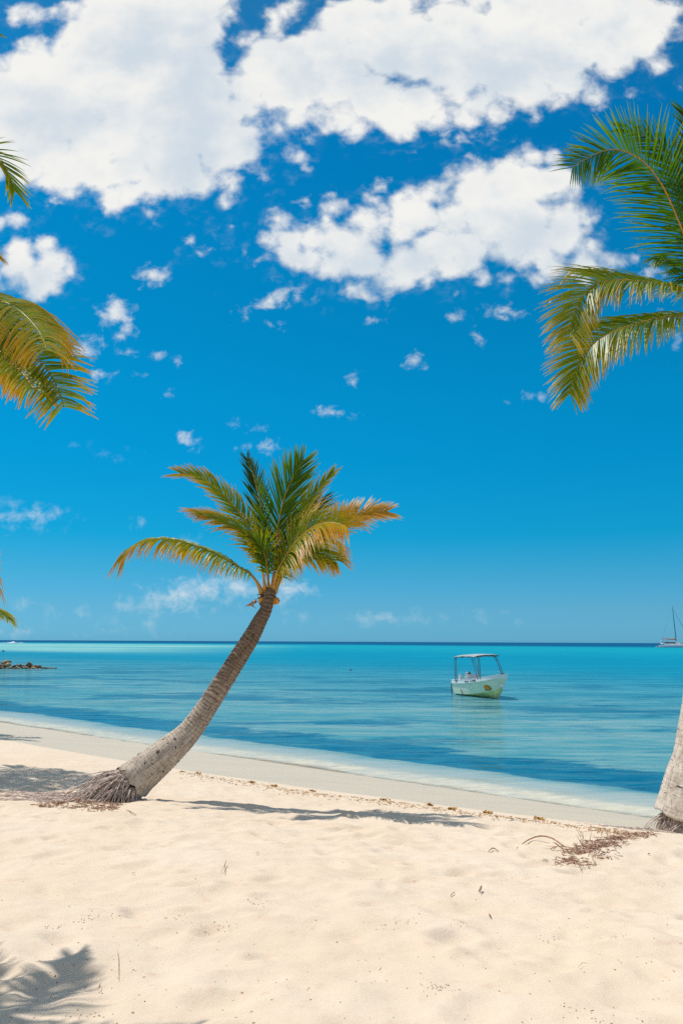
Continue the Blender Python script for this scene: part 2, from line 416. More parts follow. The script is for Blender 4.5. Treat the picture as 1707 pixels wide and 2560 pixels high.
    foam = t.node('ShaderNodeBsdfDiffuse'); foam.inputs[0].default_value = (0.72, 0.67, 0.52, 1)
    s2 = t.node('ShaderNodeMixShader'); t.put(s2.inputs[0], t.math('MULTIPLY', fm, 0.5)); t.l.new(s1.outputs[0], s2.inputs[1]); t.l.new(foam.outputs[0], s2.inputs[2])
    t.l.new(s2.outputs[0], out.inputs['Surface']); return m
M_WATER = water_mat()

# ------------------------------------------------------------------ ground and sea sheets
def axis(parts):
    out = []
    for a, b, n in parts: out += list(np.linspace(a, b, n, endpoint=False))
    out.append(parts[-1][1]); return np.array(out)
def grid(name, xs, ys, hfun, mat, attrs):
    XX, YY = np.meshgrid(xs, ys); x = XX.ravel(); y = YY.ravel(); z = hfun(x, y)
    nx, ny = len(xs), len(ys)
    idx = np.arange(nx * ny).reshape(ny, nx)
    F = np.stack([idx[:-1, :-1], idx[:-1, 1:], idx[1:, 1:], idx[1:, :-1]], -1).reshape(-1, 4)
    me = bpy.data.meshes.new(name)
    me.vertices.add(len(x)); me.vertices.foreach_set('co', np.stack([x, y, z], 1).astype(np.float32).ravel())
    me.loops.add(F.size); me.loops.foreach_set('vertex_index', F.ravel().astype(np.int32))
    me.polygons.add(len(F)); me.polygons.foreach_set('loop_start', np.arange(0, F.size, 4, dtype=np.int32))
    me.update(calc_edges=True); me.polygons.foreach_set('use_smooth', [True] * len(F))
    for k, fn in attrs.items():
        a = me.attributes.new(k, 'FLOAT', 'POINT'); a.data.foreach_set('value', np.asarray(fn(x, y), np.float32))
    me.materials.append(mat); me.update()
    o = bpy.data.objects.new(name, me); COL.objects.link(o); return o
xs = axis([(-400, -60, 8), (-60, -20, 16), (-20, -7, 60), (-7, 7, 330), (7, 16, 50), (16, 60, 16), (60, 400, 8)])
ys = axis([(-200, -10, 10), (-10, 3, 40), (3, 14, 300), (14, 30, 160), (30, 60, 30), (60, 1500, 12)])
sand = grid('sand', xs, ys, height_pits, M_SAND, {'wet': lambda x, y: (y - dryY(x)) * COSA})
tag(sand, 'pale cream beach sand with soft hollows, greyer and smooth where wet', kind='structure')
def sea_z(x, y):
    off = offshore(x, y)
    c = 0.9 + 0.5 * pnoise(x * 0.22, x * 0.05 + 7)
    hgt = 0.045 * (1 + 0.8 * pnoise(x * 0.35 + 20, y * 0.1))
    ridge = hgt * np.exp(-((off - c) / 0.33) ** 2)
    ridge2 = 0.012 * np.exp(-((off - 2.6 - 0.6 * pnoise(x * 0.15 + 4, x * 0.02)) / 0.5) ** 2)
    return ridge + ridge2 + 0.012 * pnoise(x * 0.6, y * 1.4) * np.exp(-np.abs(y) / 60)
xs = axis([(-30000, -3000, 6), (-3000, -300, 12), (-300, -40, 20), (-40, -16, 40), (-16, 12, 190), (12, 40, 30), (40, 300, 16), (300, 3000, 10), (3000, 30000, 6)])
ys = axis([(-60, 5, 10), (5, 60, 330), (60, 140, 60), (140, 500, 30), (500, 3000, 20), (3000, 40000, 12)])
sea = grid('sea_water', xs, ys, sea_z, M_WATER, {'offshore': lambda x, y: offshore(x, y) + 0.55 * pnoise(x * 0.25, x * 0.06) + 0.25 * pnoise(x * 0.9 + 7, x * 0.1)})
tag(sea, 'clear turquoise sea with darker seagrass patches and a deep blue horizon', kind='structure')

# ------------------------------------------------------------------ palms
LSC = 1.30
def frond(parent, pts, N, L, n=60, t0=0.16, phi=55, droop=0.5, wind=(0, 0, 0), age=0.25, tip_age=0.25, w=0.032, lenA=1.0, lenB=1.0,
          end_age=0.0, r0=0.022, rib=None, up=0.15, tiplen=0.45, ageB=0.0, seed=0, jitter=1.0, label=None, N2=None, droop2=None):
    rnd = random.Random(seed * 77 + 5)
    M = 48
    c, tot = catmull(pts, M)
    T, _ = frames(c)
    mb = MB(); NA = Vector(N).normalized(); NB = Vector(N2).normalized() if N2 else NA; wind = Vector(wind)
    if droop2 is None: droop2 = droop
    K = 6
    for side in (-1, 1):
        ln = lenA if side < 0 else lenB
        gap = 0
        for i in range(n):
            t = t0 + (1 - t0) * (i + rnd.random() * 0.6 * jitter) / n
            t = min(t, 1.0)
            if rnd.random() < 0.03: continue
            f = t * (M - 1); k = min(int(f), M - 2); p = c[k].lerp(c[k + 1], f - k); tt = T[k].lerp(T[k + 1], f - k).normalized()
            sm = min(max((t - 0.3) / 0.5, 0), 1); N = NA.lerp(NB, sm)
            nn = (N - tt * N.dot(tt)); nn = nn.normalized() if nn.length > 1e-4 else tt.orthogonal().normalized()
            b = tt.cross(nn) * side
            q = (t - t0) / (1 - t0)
            prof = min(1, 0.5 + q * 2.2) * (1 - (1 - tiplen) * max(0, (q - 0.45) / 0.55) ** 1.5)
            le = L * LSC * ln * prof * rnd.uniform(0.86, 1.08)
            ph = R(phi * (1 - 0.45 * q) + rnd.gauss(0, 4 * jitter))
            d0 = (tt * math.cos(ph) + b * math.sin(ph) + nn * (up + rnd.gauss(0, 0.06 * jitter))).normalized()
            dr = (droop + (droop2 - droop) * sm) * rnd.uniform(0.75, 1.3); 
            a0 = age + end_age * q + rnd.gauss(0, 0.05) + (ageB if side > 0 else 0)
            broken = rnd.random() < 0.05 * jitter
            pos = p.copy(); cols = []; V = []; A = []
            ww = w * 1.2 * rnd.uniform(0.8, 1.15) * (0.7 + 0.3 * prof)
            for s in range(K + 1):
                u = s / K
                g = dr * u * (1.0 if not (broken and u > 0.5) else 2.6)
                d = (d0 + Vector((0, 0, -1)) * g * 1.6 + wind * u * 1.4).normalized()
                nv = nn - d * nn.dot(d)
                nv = nv.normalized() if nv.length > 0.05 else d.orthogonal().normalized()
                sd = d.cross(nv)
                wd = ww * (0.55 + 0.45 * math.sin(min(u * 2.6, 1.57))) * (1 - u ** 2.2) * 0.5 + 0.0012
                V += [pos - sd * wd, pos + nv * wd * 0.75, pos + sd * wd]
                aa = min(1, max(0, a0 + tip_age * u ** 2.0)); A += [aa, aa * 0.96, aa]
                pos = pos + d * (le / K)
            F = []
            for s in range(K):
                o = s * 3
                F += [(o, o + 1, o + 4, o + 3), (o + 1, o + 2, o + 5, o + 4)]
            mb.add(V, F, age=A)
    o = mb.build('frond', M_LEAF, parent, smooth=False)
    if label: o['label'] = label
    rb = MB(); rad = [r0 * (1.25 - 1.05 * (i / (M - 1)) ** 0.6) * (1 + 0.9 * max(0, 0.08 - i / (M - 1)) / 0.08) for i in range(M)]
    rb.tube(c, rad, 6)
    rb.build('midrib', rib or M_RIB, o)
    return o
def trunk(parent, pts, radii, mat, ring=0.055, name='trunk', seg=None, seed=1, roughness=1.0):
    rnd = np.random.RandomState(seed)
    n = seg or 200; A = 40
    c, tot = catmull(pts, n); T, U = frames(c)
    kp = np.linspace(0, 1, len(radii))
    if len(radii) == len(pts):
        kp = np.concatenate([[0], np.cumsum([(Vector(b) - Vector(a)).length for a, b in zip(pts, pts[1:])])]); kp = kp / kp[-1]
    rr = np.interp(np.linspace(0, 1, n), kp, radii)
    V = []; al = []; fr = []; an = []; sc = []; rp = []
    k0 = np.linspace(0, tot, n)
    ringpos = np.cumsum(ring * rnd.uniform(0.6, 1.5, int(tot / ring * 2) + 5))
    for i in range(n):
        b = T[i].cross(U[i]); s = k0[i]
        for k in range(A):
            a = 2 * math.pi * k / A
            wob = 0.010 * math.sin(a * 2 + s * 3) + 0.006 * math.sin(a * 3 - s * 7)
            s2 = s + wob * 1.6
            j = int(np.searchsorted(ringpos, s2)); lo = ringpos[j - 1] if j > 0 else 0.0; hi = ringpos[j]
            ph = (s2 - lo) / (hi - lo)
            saw = (0.5 - ph) * 0.018 * roughness * min(1, 0.3 + 1.5 * s / tot)
            notch = math.exp(-(min(ph, 1 - ph) * (hi - lo) / 0.007) ** 2)
            r = rr[i] * (1 + wob * 1.2) + saw * min(1.0, rr[i] / 0.15) - 0.006 * notch * roughness * min(1, 0.35 + 1.4 * s / tot) + rnd.normal(0, 0.0008)
            rag = max(0.0, 1 - i / 9) * 0.045 * (math.sin(3 * a + seed) + 0.7 * math.sin(7 * a + 2) + 0.5 * math.sin(13 * a)) * roughness
            V.append(c[i] + T[i] * rag + (U[i] * math.cos(a) + b * math.sin(a)) * r * (1 + 0.035 * max(0.0, 1 - i / 10)))
            rp.append(ph); al.append(s); fr.append(s / tot); an.append(a); sc.append(notch * (0.6 + 0.4 * math.sin(a * 1.0 + j * 2.1)))
    F = []
    for i in range(n - 1):
        for k in range(A):
            k2 = (k + 1) % A; F.append((i * A + k, i * A + k2, (i + 1) * A + k2, (i + 1) * A + k))
    F.append(tuple(range(A - 1, -1, -1))); F.append(tuple((n - 1) * A + k for k in range(A)))
    o = mesh(name, V, F, mat, parent, True, {'along': al, 'frac': fr, 'angle': an, 'scar': sc, 'ringphase': rp})
    return o, c, T
def sheath(parent, top, axis_, r, h, seed=0, boots=True):
    rnd = random.Random(seed); axis_ = axis_.normalized(); mb = MB()
    u = axis_.orthogonal().normalized(); v = axis_.cross(u)
    pts = [top - axis_ * h * 0.45 + axis_ * h * k / 6 for k in range(7)]
    mb.tube(pts, [r * 1.05, r * 1.22, r * 1.3, r * 1.2, r * 1.0, r * 0.8, r * 0.5], 14)
    for i in range(46):                                                     # torn fibre flaps
        a = rnd.uniform(0, 6.28); rd = u * math.cos(a) + v * math.sin(a)
        p = top + axis_ * h * rnd.uniform(-0.4, 0.35) + rd * r * 1.1
        d = (rd * rnd.uniform(0.5, 1) + axis_ * rnd.uniform(-0.9, 0.8)).normalized(); l = rnd.uniform(0.03, 0.11) * r / 0.09
        s = d.cross(rd).normalized() * rnd.uniform(0.006, 0.022) if d.cross(rd).length > .01 else v * 0.01
        mb.add([p - s, p + s, p + d * l * 0.6 + s * 0.8, p + d * l, p + d * l * 0.6 - s], [(0, 1, 2, 3, 4)])
    return mb.build('crown_sheath', M_FIBRE, parent, smooth=False)

# --- the leaning palm in the middle -----------------------------------------------------------------
base_c = G(368, 2004); BY = base_c.y + 0.30
LEAN = 0.85                                                                 # the trunk leans seawards as it rises
tp_px = [(300, 1980), (330, 1955), (371, 1920), (424, 1876), (473, 1830), (521, 1762), (579, 1671), (625, 1598), (650, 1551), (664, 1526), (672, 1496), (677, 1478)]
tp = [P(x, y, BY + LEAN * i / 11) for i, (x, y) in enumerate(tp_px)]
palm = empty('leaning_palm', (tp[0].x, tp[0].y, hz(tp[0].x, tp[0].y)), 'leaning coconut palm with exposed roots and green and orange fronds', 'palm tree', 'coconut palms on the beach')
def mpp(Y): return Y / FPX * 1.03
m1 = mpp(BY)
tr, tc, tT = trunk(palm, tp[1:], [k * m1 * 0.92 for k in (49, 45, 39, 31, 27, 25, 23.5, 20, 17, 16, 15)], M_TRUNK, 0.06, seg=240, seed=3)
top = tp[-1]; Y1 = top.y
sheath(palm, P(668, 1495, Y1), tT[-1], 0.095, 0.34, 5)
bt = MB()
for (x, y, w_, h_, dy) in ((672, 1505, 17, 12, -0.10), (655, 1500, 8, 12, -0.09), (690, 1502, 8, 13, -0.08)):
    q = P(x, y, Y1 + dy); s = m1
    V, F = [], []
    for k in range(9):
        a = math.pi * k / 8; V += [q + Vector((math.cos(a) * w_ * s, -math.sin(a) * 0.05, -h_ * 0.6 * s)), q + Vector((math.cos(a) * w_ * s * 0.95, -math.sin(a) * 0.045, h_ * 0.6 * s))]
    for k in range(8): F.append((2 * k, 2 * k + 2, 2 * k + 3, 2 * k + 1))
    F.append(tuple(range(1, 18, 2))); F.append(tuple(range(16, -1, -2)))
    bt.add(V, F)
bt.build('leaf_boot', M_BOOT, palm)
# hanging torn boot
tb = MB(); tb.tube([P(640, 1502, Y1 - .05), P(628, 1511, Y1 - .08), P(615, 1515, Y1 - .1)], [0.035, 0.03, 0.01], 5); tb.tube([P(625, 1511, Y1 - .085), P(632, 1515, Y1 - .09), P(640, 1521, Y1 - .1)], [0.02, 0.014, 0.004], 4)
tb.build('torn_sheath', M_LITTER, palm); tb = MB(); tb.tube([P(684, 1508, Y1 - .05), P(694, 1507, Y1 - .08), P(700, 1500, Y1 - .1)], [0.03, 0.02, 0.005], 5)
tb.build('torn_sheath', M_FIBRE, palm)

def FP(pts, y0, y1): 
    n = len(pts) - 1
    return [P(x, y, y0 + (y1 - y0) * (i / n) ** 1.2) for i, (x, y) in enumerate(pts)]
f = lambda pts, y1, **k: (FP(pts, Y1, Y1 + y1), k)
CENTRE = [
 # D back, dark upright
 f([(672, 1485), (668, 1400), (655, 1290), (638, 1205), (618, 1146)], 0.95, N=(0.25, -1, 0.2), L=0.44, n=58, phi=30, droop=0.05, age=0.03, tip_age=0.12, seed=1, up=0.0, t0=0.3),
 # F right upright, narrow
 f([(680, 1485), (705, 1380), (745, 1295), (790, 1228), (834, 1180)], 0.35, N=(-0.5, -1, 0.2), L=0.36, n=56, phi=34, droop=0.08, age=0.32, tip_age=0.35, seed=2, t0=0.25, end_age=0.12),
 # behind right, blue-green and low
 f([(680, 1485), (710, 1400), (752, 1330), (790, 1275), (806, 1245)], 0.65, N=(-0.2, -1, 0.4), L=0.46, n=56, phi=52, droop=0.15, age=0.06, tip_age=0.15, seed=12, t0=0.25),
 # E main upright facing the camera
 f([(676, 1485), (686, 1420), (694, 1324), (710, 1248), (734, 1192), (758, 1150)], -0.10, N=(0.05, -1, 0.1), L=0.66, n=84, phi=42, droop=0.02, age=0.22, tip_age=0.20, seed=3, up=0.04, t0=0.16, tiplen=0.36),
 # B upper left: long bare green stalk, orange fan at the end
 f([(664, 1483), (654, 1415), (634, 1342), (602, 1287), (566, 1243), (532, 1212), (494, 1190), (452, 1184)], 0.55, N=(0.25, -0.9, 0.5), L=0.36, n=84, phi=46, droop=0.10, wind=(-0.40, 0, 0), age=0.22, tip_age=0.45, end_age=0.26, seed=4, t0=0.22, tiplen=0.85),
 # C middle left, swept left and down
 f([(664, 1483), (655, 1420), (628, 1350), (582, 1316), (538, 1298), (500, 1287)], -0.85, N=(0.1, -0.6, 1), L=0.52, n=86, phi=44, droop=0.35, wind=(-0.40, 0, 0), age=0.26, tip_age=0.50, end_age=0.26, seed=5, t0=0.25, tiplen=0.6),
 # A lower left, long and drooping
 f([(656, 1484), (642, 1455), (622, 1432), (600, 1420), (556, 1393), (506, 1371), (440, 1352), (380, 1350), (334, 1369), (308, 1398)], -0.45, N=(0, -0.25, 1), L=0.52, n=112, phi=58, droop=1.6, age=0.27, tip_age=0.48, end_age=0.26, seed=6, t0=0.13, up=0.20, tiplen=0.7, r0=0.026),
 # G far right, seen beyond the arching one
 f([(684, 1485), (730, 1400), (795, 1345), (850, 1306), (905, 1284), (968, 1279)], 1.05, N=(0.1, -0.9, 0.4), L=0.42, n=84, phi=44, droop=0.12, age=0.55, tip_age=0.35, end_age=0.22, seed=7, t0=0.40, tiplen=0.65),
 # I lower right, hanging
 f([(688, 1480), (700, 1430), (718, 1402), (760, 1382), (806, 1385), (838, 1402)], -0.55, N=(0, -0.6, 1), L=0.60, n=80, phi=56, droop=0.9, wind=(0.22, 0, 0), age=0.25, tip_age=0.50, end_age=0.16, seed=8, t0=0.15),
 # second hanging layer
 f([(686, 1480), (712, 1412), (750, 1372), (800, 1350), (834, 1358), (850, 1380)], 0.75, N=(0, -0.6, 1), L=0.52, n=70, phi=52, droop=0.8, wind=(0.25, 0, 0), age=0.30, tip_age=0.45, end_age=0.20, seed=9, t0=0.2),
 # H front right, arching over; lit leaflets swept down-left, shaded ones down-right
 f([(680, 1485), (690, 1440), (704, 1410), (730, 1368), (757, 1338), (790, 1314), (830, 1306), (866, 1316)], -1.15, N=(-0.25, -0.75, 0.8), L=0.66, n=94, phi=66, droop=0.65, age=0.34, tip_age=0.50, end_age=0.22, seed=10, t0=0.18, r0=0.03, tiplen=0.6, ageB=0.06),
 # short front leaf, drooping over the heart
 f([(672, 1485), (668, 1430), (662, 1390), (648, 1362), (626, 1345)], -0.45, N=(0.2, -0.8, 0.6), L=0.36, n=44, phi=46, droop=0.5, age=0.28, tip_age=0.45, seed=11, t0=0.3),
]
for pts, k in CENTRE: frond(palm, pts, k.pop('N'), k.pop('L'), w=0.024, **k)
# root cone
def roots(parent, ring_c, axis_, r, n, spread, far_dir, far_p, seed, rr=(0.006, 0.011), name='roots', amin=0.0, amax=6.28):
    rnd = random.Random(seed); mb = MB(); a_ = axis_.normalized()
    u = a_.orthogonal().normalized(); v = a_.cross(u)
    for i in range(n):
        a = rnd.uniform(amin, amax); rd = u * math.cos(a) + v * math.sin(a)
        p = ring_c + rd * r * rnd.uniform(0.84, 1.02); long = rnd.random() < far_p and rd.dot(far_dir) > -0.2
        pts = [p + a_ * 0.03, p]; d = (-a_ * rnd.uniform(0.7, 1.0) + rd * rnd.uniform(0.15, 0.75)).normalized()
        if long: d = (d * 0.5 + far_dir * 0.9).normalized()
        st = rnd.uniform(0.045, 0.065); q = p.copy(); buried = 0
        for s in range(40 if long else 16):
            d = (d + Vector((0, 0, -1)) * (0.055 if long else 0.2) + Vector((rnd.gauss(0, .12), rnd.gauss(0, .12), rnd.gauss(0, .06)))).normalized()
            q = q + d * st; g = hz(q.x, q.y)
            if q.z < g + 0.004:
                if not long or rnd.random() < 0.06: pts.append(Vector((q.x, q.y, g - 0.02))); break
                q.z = g + rnd.uniform(-0.008, 0.012); d.z = 0; d = (d + far_dir * 0.3).normalized()
            pts.append(q.copy())
        if len(pts) < 3: continue
        r_ = rnd.uniform(*rr); mb.tube(pts, [r_ * (1 - 0.55 * k / len(pts)) for k in range(len(pts))], 5)
    return mb.build(name, M_ROOT, parent)
rc = tp[1]; rax = (tp[2] - tp[1])
core = MB(); ax = rax.normalized()
core.tube([rc + ax * 0.02, rc - ax * 0.06, rc - ax * 0.14 - Vector((0, 0, 0.06)), rc - ax * 0.22 - Vector((0, 0, 0.16)), rc - ax * 0.28 - Vector((0, 0, 0.32))], [0.235, 0.245, 0.25, 0.26, 0.27], 20)
core.build('root_crown', M_FIBRE, palm)
FAR = Vector((-1, -0.12, -0.12)).normalized()
roots(palm, rc, rax, 0.25, 620, 0.4, FAR, 0.5, 21, (0.005, 0.010))

# --- palm at the edge on the east side (its trunk runs up out of view) -------------------------------
rb_ = G(1690, 2078); RY = rb_.y + 0.05
def RP(x, y, dy=0.0): return P(x, y, RY + dy)
mR = mpp(RY)
rt_px = [(1730, 2040), (1736, 1993), (1742, 1958), (1753, 1909), (1759, 1862), (1764, 1819), (1770, 1760), (1776, 1658), (1790, 1500), (1806, 1250), (1815, 1000), (1815, 840)]
rtp = [RP(x, y, -0.15 * i / 11) for i, (x, y) in enumerate(rt_px)]
palm2 = empty('coconut_palm', (rtp[0].x, rtp[0].y, hz(rtp[0].x, rtp[0].y) - 0.05), 'tall pale-trunked palm at the frame edge beside a litter of dry fibres', 'palm tree', 'coconut palms on the beach')
t2, c2, T2 = trunk(palm2, rtp, [k * mR * 0.99 for k in (84, 79, 74, 67, 63, 61, 59, 57, 54, 50, 46, 40)], M_TRUNK_PALE, 0.11, seg=260, seed=8, roughness=0.6)
RT = rtp[-1]; RY1 = RT.y
sheath(palm2, RT, T2[-1], 0.19, 0.6, 9)
def RF(pts, y1, y0=0.0):
    n = len(pts) - 1
    return [P(x, y, RY1 + y0 + (y1 - y0) * (i / n)) for i, (x, y) in enumerate(pts)]
O2 = (1815, 835)
RIGHT = [
 (RF([O2, (1765, 720), (1722, 620), (1692, 546), (1663, 480), (1634, 434), (1604, 402), (1570, 382), (1535, 374), (1500, 380), (1462, 398), (1430, 420)], -1.6), dict(N=(-0.25, -1, -0.25), L=0.86, n=130, phi=62, droop=0.16, age=0.20, tip_age=0.22, seed=31, t0=0.16, w=0.028, rib=M_RIB, up=0.0, tiplen=0.42, lenA=1.0, lenB=0.95, r0=0.030)),
 (RF([O2, (1790, 700), (1765, 560), (1748, 440), (1735, 340), (1715, 280)], -0.7), dict(N=(-0.6, -1, -0.1), L=0.75, n=80, phi=40, droop=0.10, age=0.06, tip_age=0.20, seed=32, t0=0.16, w=0.034, up=0.0)),
 (RF([O2, (1785, 690), (1740, 560), (1700, 450), (1660, 380), (1600, 335), (1545, 320)], -0.4), dict(N=(-0.3, -1, 0.1), L=0.62, n=80, phi=52, droop=0.15, age=0.08, tip_age=0.22, seed=33, t0=0.2, w=0.034, up=0.0, tiplen=0.35)),
 (RF([O2, (1860, 720), (1850, 560), (1830, 430), (1800, 330)], -0.5), dict(N=(-0.6, -1, 0), L=0.75, n=70, phi=44, droop=0.1, age=0.10, tip_age=0.2, seed=38, t0=0.16, w=0.034)),
 (RF([O2, (1775, 760), (1707, 724), (1645, 709), (1587, 702), (1540, 701), (1500, 706), (1468, 726), (1445, 760), (1428, 803), (1420, 836)], -1.3), dict(N=(-0.05, -0.5, 1), N2=(-0.15, -1, 0.1), droop2=0.22, L=0.87, n=130, phi=54, droop=0.85, age=0.38, tip_age=0.24, end_age=0.08, seed=34, t0=0.14, w=0.034, up=0.15, tiplen=0.62, r0=0.028)),
 (RF([O2, (1760, 800), (1700, 790), (1640, 797), (1570, 815), (1516, 836), (1480, 862), (1453, 893), (1434, 940), (1424, 985)], -1.0), dict(N=(-0.1, -0.6, 0.9), N2=(-0.2, -1, 0.1), droop2=0.20, L=0.87, n=130, phi=54, droop=0.8, age=0.38, tip_age=0.26, end_age=0.06, seed=35, t0=0.14, w=0.034, up=0.12, tiplen=0.45, r0=0.028)),
 (RF([O2, (1770, 760), (1715, 690), (1675, 655), (1640, 650)], -0.1), dict(N=(-0.1, -0.7, 0.8), L=0.6, n=50, phi=58, droop=0.9, age=0.22, tip_age=0.3, seed=36, t0=0.15)),
 (RF([O2, (1890, 740), (1990, 720), (2100, 790), (2170, 900)], 0.5), dict(N=(0.1, -0.3, 1), L=0.7, n=60, phi=55, droop=0.8, age=0.25, tip_age=0.3, seed=37)),
 (RF([O2, (1880, 800), (1960, 860), (2020, 980), (2050, 1100)], -0.6), dict(N=(0.4, -0.3, 1), L=0.7, n=60, phi=55, droop=0.8, age=0.4, tip_age=0.3, seed=39)),
]
for pts, k in RIGHT: frond(palm2, pts, k.pop('N'), k.pop('L'), **k)
core = MB(); core.tube([rtp[0] + Vector((0, 0, 0.02)), rtp[0] + Vector((0, 0, -0.03)), rtp[0] + Vector((0, -0.02, -0.12)), rtp[0] + Vector((0, -0.04, -0.4))], [0.36, 0.42, 0.50, 0.58], 24)
core.build('root_crown', M_ROOT, palm2)
roots(palm2, rtp[0] + Vector((0, 0, 0.0)), Vector((0.1, 0, 1)), 0.47, 420, 0.4, Vector((-1, -0.25, 0)), 0.06, 33, (0.006, 0.012))

# --- near palm on the west side, whose crown hangs in over the beach ---------------------------------
LY = 5.55
def LF(pts, y0, y1):
    n = len(pts) - 1
    return [P(x, y, y0 + (y1 - y0) * (i / n)) for i, (x, y) in enumerate(pts)]
O3 = (-445, 700)
LT = P(*O3, LY)
lb = Vector((LT.x - 0.55, LT.y - 0.35, 0)); lb.z = hz(lb.x, lb.y) - 0.1
palm3 = empty('coconut_palm', lb, 'palm crown hanging in at the frame edge with broad orange-tipped fronds', 'palm tree', 'coconut palms on the beach')
t3, c3, T3 = trunk(palm3, [lb, lb + Vector((0.1, 0.05, 1.0)), lb + Vector((0.3, 0.2, 2.1)), LT], [0.22, 0.17, 0.14, 0.11], M_TRUNK, 0.07, seg=150, seed=12)
sheath(palm3, LT, T3[-1], 0.11, 0.4, 15)
LEFT = [
 (LF([O3, (-230, 690), (-120, 715), (-20, 748), (22, 760), (58, 784), (88, 815), (108, 846), (118, 878)], LY, LY - 1.5), dict(N=(0.1, -0.25, 1), N2=(0.15, -0.8, 0.6), droop2=0.8, rib=M_RIBG, r0=0.014, L=0.37, n=108, phi=54, droop=1.25, age=0.42, tip_age=0.34, end_age=0.1, seed=51, t0=0.15, w=0.0145, up=0.18, tiplen=0.55)),
 (LF([O3, (-210, 710), (-90, 750), (-20, 785), (18, 828), (56, 862), (90, 894), (122, 928), (146, 970), (160, 1018)], LY, LY - 1.6), dict(rib=M_RIBG, r0=0.014, N=(0.1, -0.6, 0.9), N2=(0.2, -1, 0.2), droop2=0.22, L=0.40, n=116, phi=52, droop=0.7, age=0.32, tip_age=0.45, seed=52, t0=0.15, w=0.0145, up=0.1, tiplen=0.45)),
 (LF([O3, (-220, 740), (-110, 790), (-40, 835), (12, 892), (55, 932), (88, 975)], LY, LY - 1.5), dict(N=(0.3, -0.5, 0.9), L=0.37, n=105, phi=54, droop=0.9, age=0.40, tip_age=0.50, seed=53, t0=0.15, w=0.0145)),
 (LF([O3, (-250, 560), (-150, 430), (-60, 375), (-8, 395), (20, 430), (38, 480)], LY, LY + 0.2), dict(N=(0.3, -0.7, 0.6), L=0.28, n=80, phi=52, droop=0.25, age=0.28, tip_age=0.3, seed=54, t0=0.15, w=0.016)),
 (LF([O3, (-260, 600), (-170, 560), (-80, 580), (-15, 640)], LY, LY + 0.2), dict(N=(0.2, -0.6, 0.8), L=0.25, n=70, phi=52, droop=0.5, age=0.5, tip_age=0.35, seed=55, t0=0.15, w=0.016)),
 (LF([O3, (-360, 400), (-240, 150), (-110, 60), (0, 92)], LY, LY - 0.4), dict(N=(0.3, -0.7, 0.6), L=0.24, n=70, phi=45, droop=0.2, age=0.3, tip_age=0.2, seed=56, t0=0.15, w=0.016, tiplen=0.2)),
 # away from the view: these shade the sand in the near corner
 (LF([O3, (-330, 560), (-300, 520), (-250, 560), (-200, 640)], LY, LY + 1.35), dict(N=(0.0, 0.4, 1), L=0.35, n=70, phi=55, droop=0.6, age=0.3, tip_age=0.3, seed=57)),
 (LF([O3, (-420, 560), (-480, 560), (-560, 640), (-600, 760)], LY, LY + 1.0), dict(N=(0.0, 0.4, 1), L=0.35, n=70, phi=55, droop=0.6, age=0.3, tip_age=0.3, seed=58)),
 (LF([O3, (-480, 600), (-640, 640), (-760, 760), (-800, 900)], LY, LY - 0.2), dict(N=(-0.2, 0, 1), L=0.35, n=60, phi=55, droop=0.7, age=0.35, tip_age=0.3, seed=59)),
]
for pts, k in LEFT: frond(palm3, pts, k.pop('N'), k.pop('L'), **k)

# --- palm further up the beach: one dry frond hangs into view, its crown shades the sand --------------
MY = 16.6
MT = P(-270, 1160, MY)
mb_ = Vector((MT.x - 0.6, MT.y - 0.5, 0)); mb_.z = hz(mb_.x, mb_.y) - 0.1
palm4 = empty('coconut_palm', mb_, 'palm with one dry brown frond hanging down at the frame edge', 'palm tree', 'coconut palms on the beach')
t4, c4, T4 = trunk(palm4, [mb_, mb_ + Vector((0.1, 0.1, 1.2)), mb_ + Vector((0.35, 0.3, 2.6)), MT], [0.26, 0.2, 0.17, 0.14], M_TRUNK, 0.08, seg=140, seed=15)
sheath(palm4, MT, T4[-1], 0.14, 0.5, 17)
def star_crown(parent, T, n, Lr, seed, z_up=0.5, L=0.6, skip=None, skip2=None, age=0.25, nl=40, w=0.035):
    rnd = random.Random(seed)
    for i in range(n):
        a = 2 * math.pi * (i + rnd.uniform(-0.2, 0.2)) / n
        if skip2 and skip2[0] < math.degrees(a) % 360 < skip2[1]: continue
        if skip and skip[0] < math.degrees(a) % 360 < skip[1]: continue
        d = Vector((math.cos(a), math.sin(a), 0)); e = rnd.uniform(0.15, 1.0) * z_up; l = Lr * rnd.uniform(0.85, 1.1)
        pts = [T, T + d * l * 0.25 + Vector((0, 0, l * 0.3 * e + 0.1)), T + d * l * 0.55 + Vector((0, 0, l * 0.36 * e)), T + d * l * 0.85 + Vector((0, 0, l * (0.28 * e - 0.12))), T + d * l + Vector((0, 0, l * (0.12 * e - 0.28)))]
        frond(parent, pts, (d.x * .2, d.y * .2, 1), L, n=nl, phi=55, droop=0.65, age=age + rnd.uniform(-.1, .2), tip_age=0.35, seed=seed * 13 + i, w=w)
star_crown(palm4, MT, 11, 1.75, 61, skip=(325, 359), L=0.55)
dry = LF([(-270, 1160), (-150, 1180), (-55, 1260), (-22, 1360), (-8, 1440), (2, 1490)], MY, MY - 0.9)
frond(palm4, dry, (1, -0.6, 0.5), 0.42, n=46, phi=40, droop=1.2, age=0.86, tip_age=0.1, seed=66, w=0.02, jitter=2.0, label='dry brown frond hanging straight down')
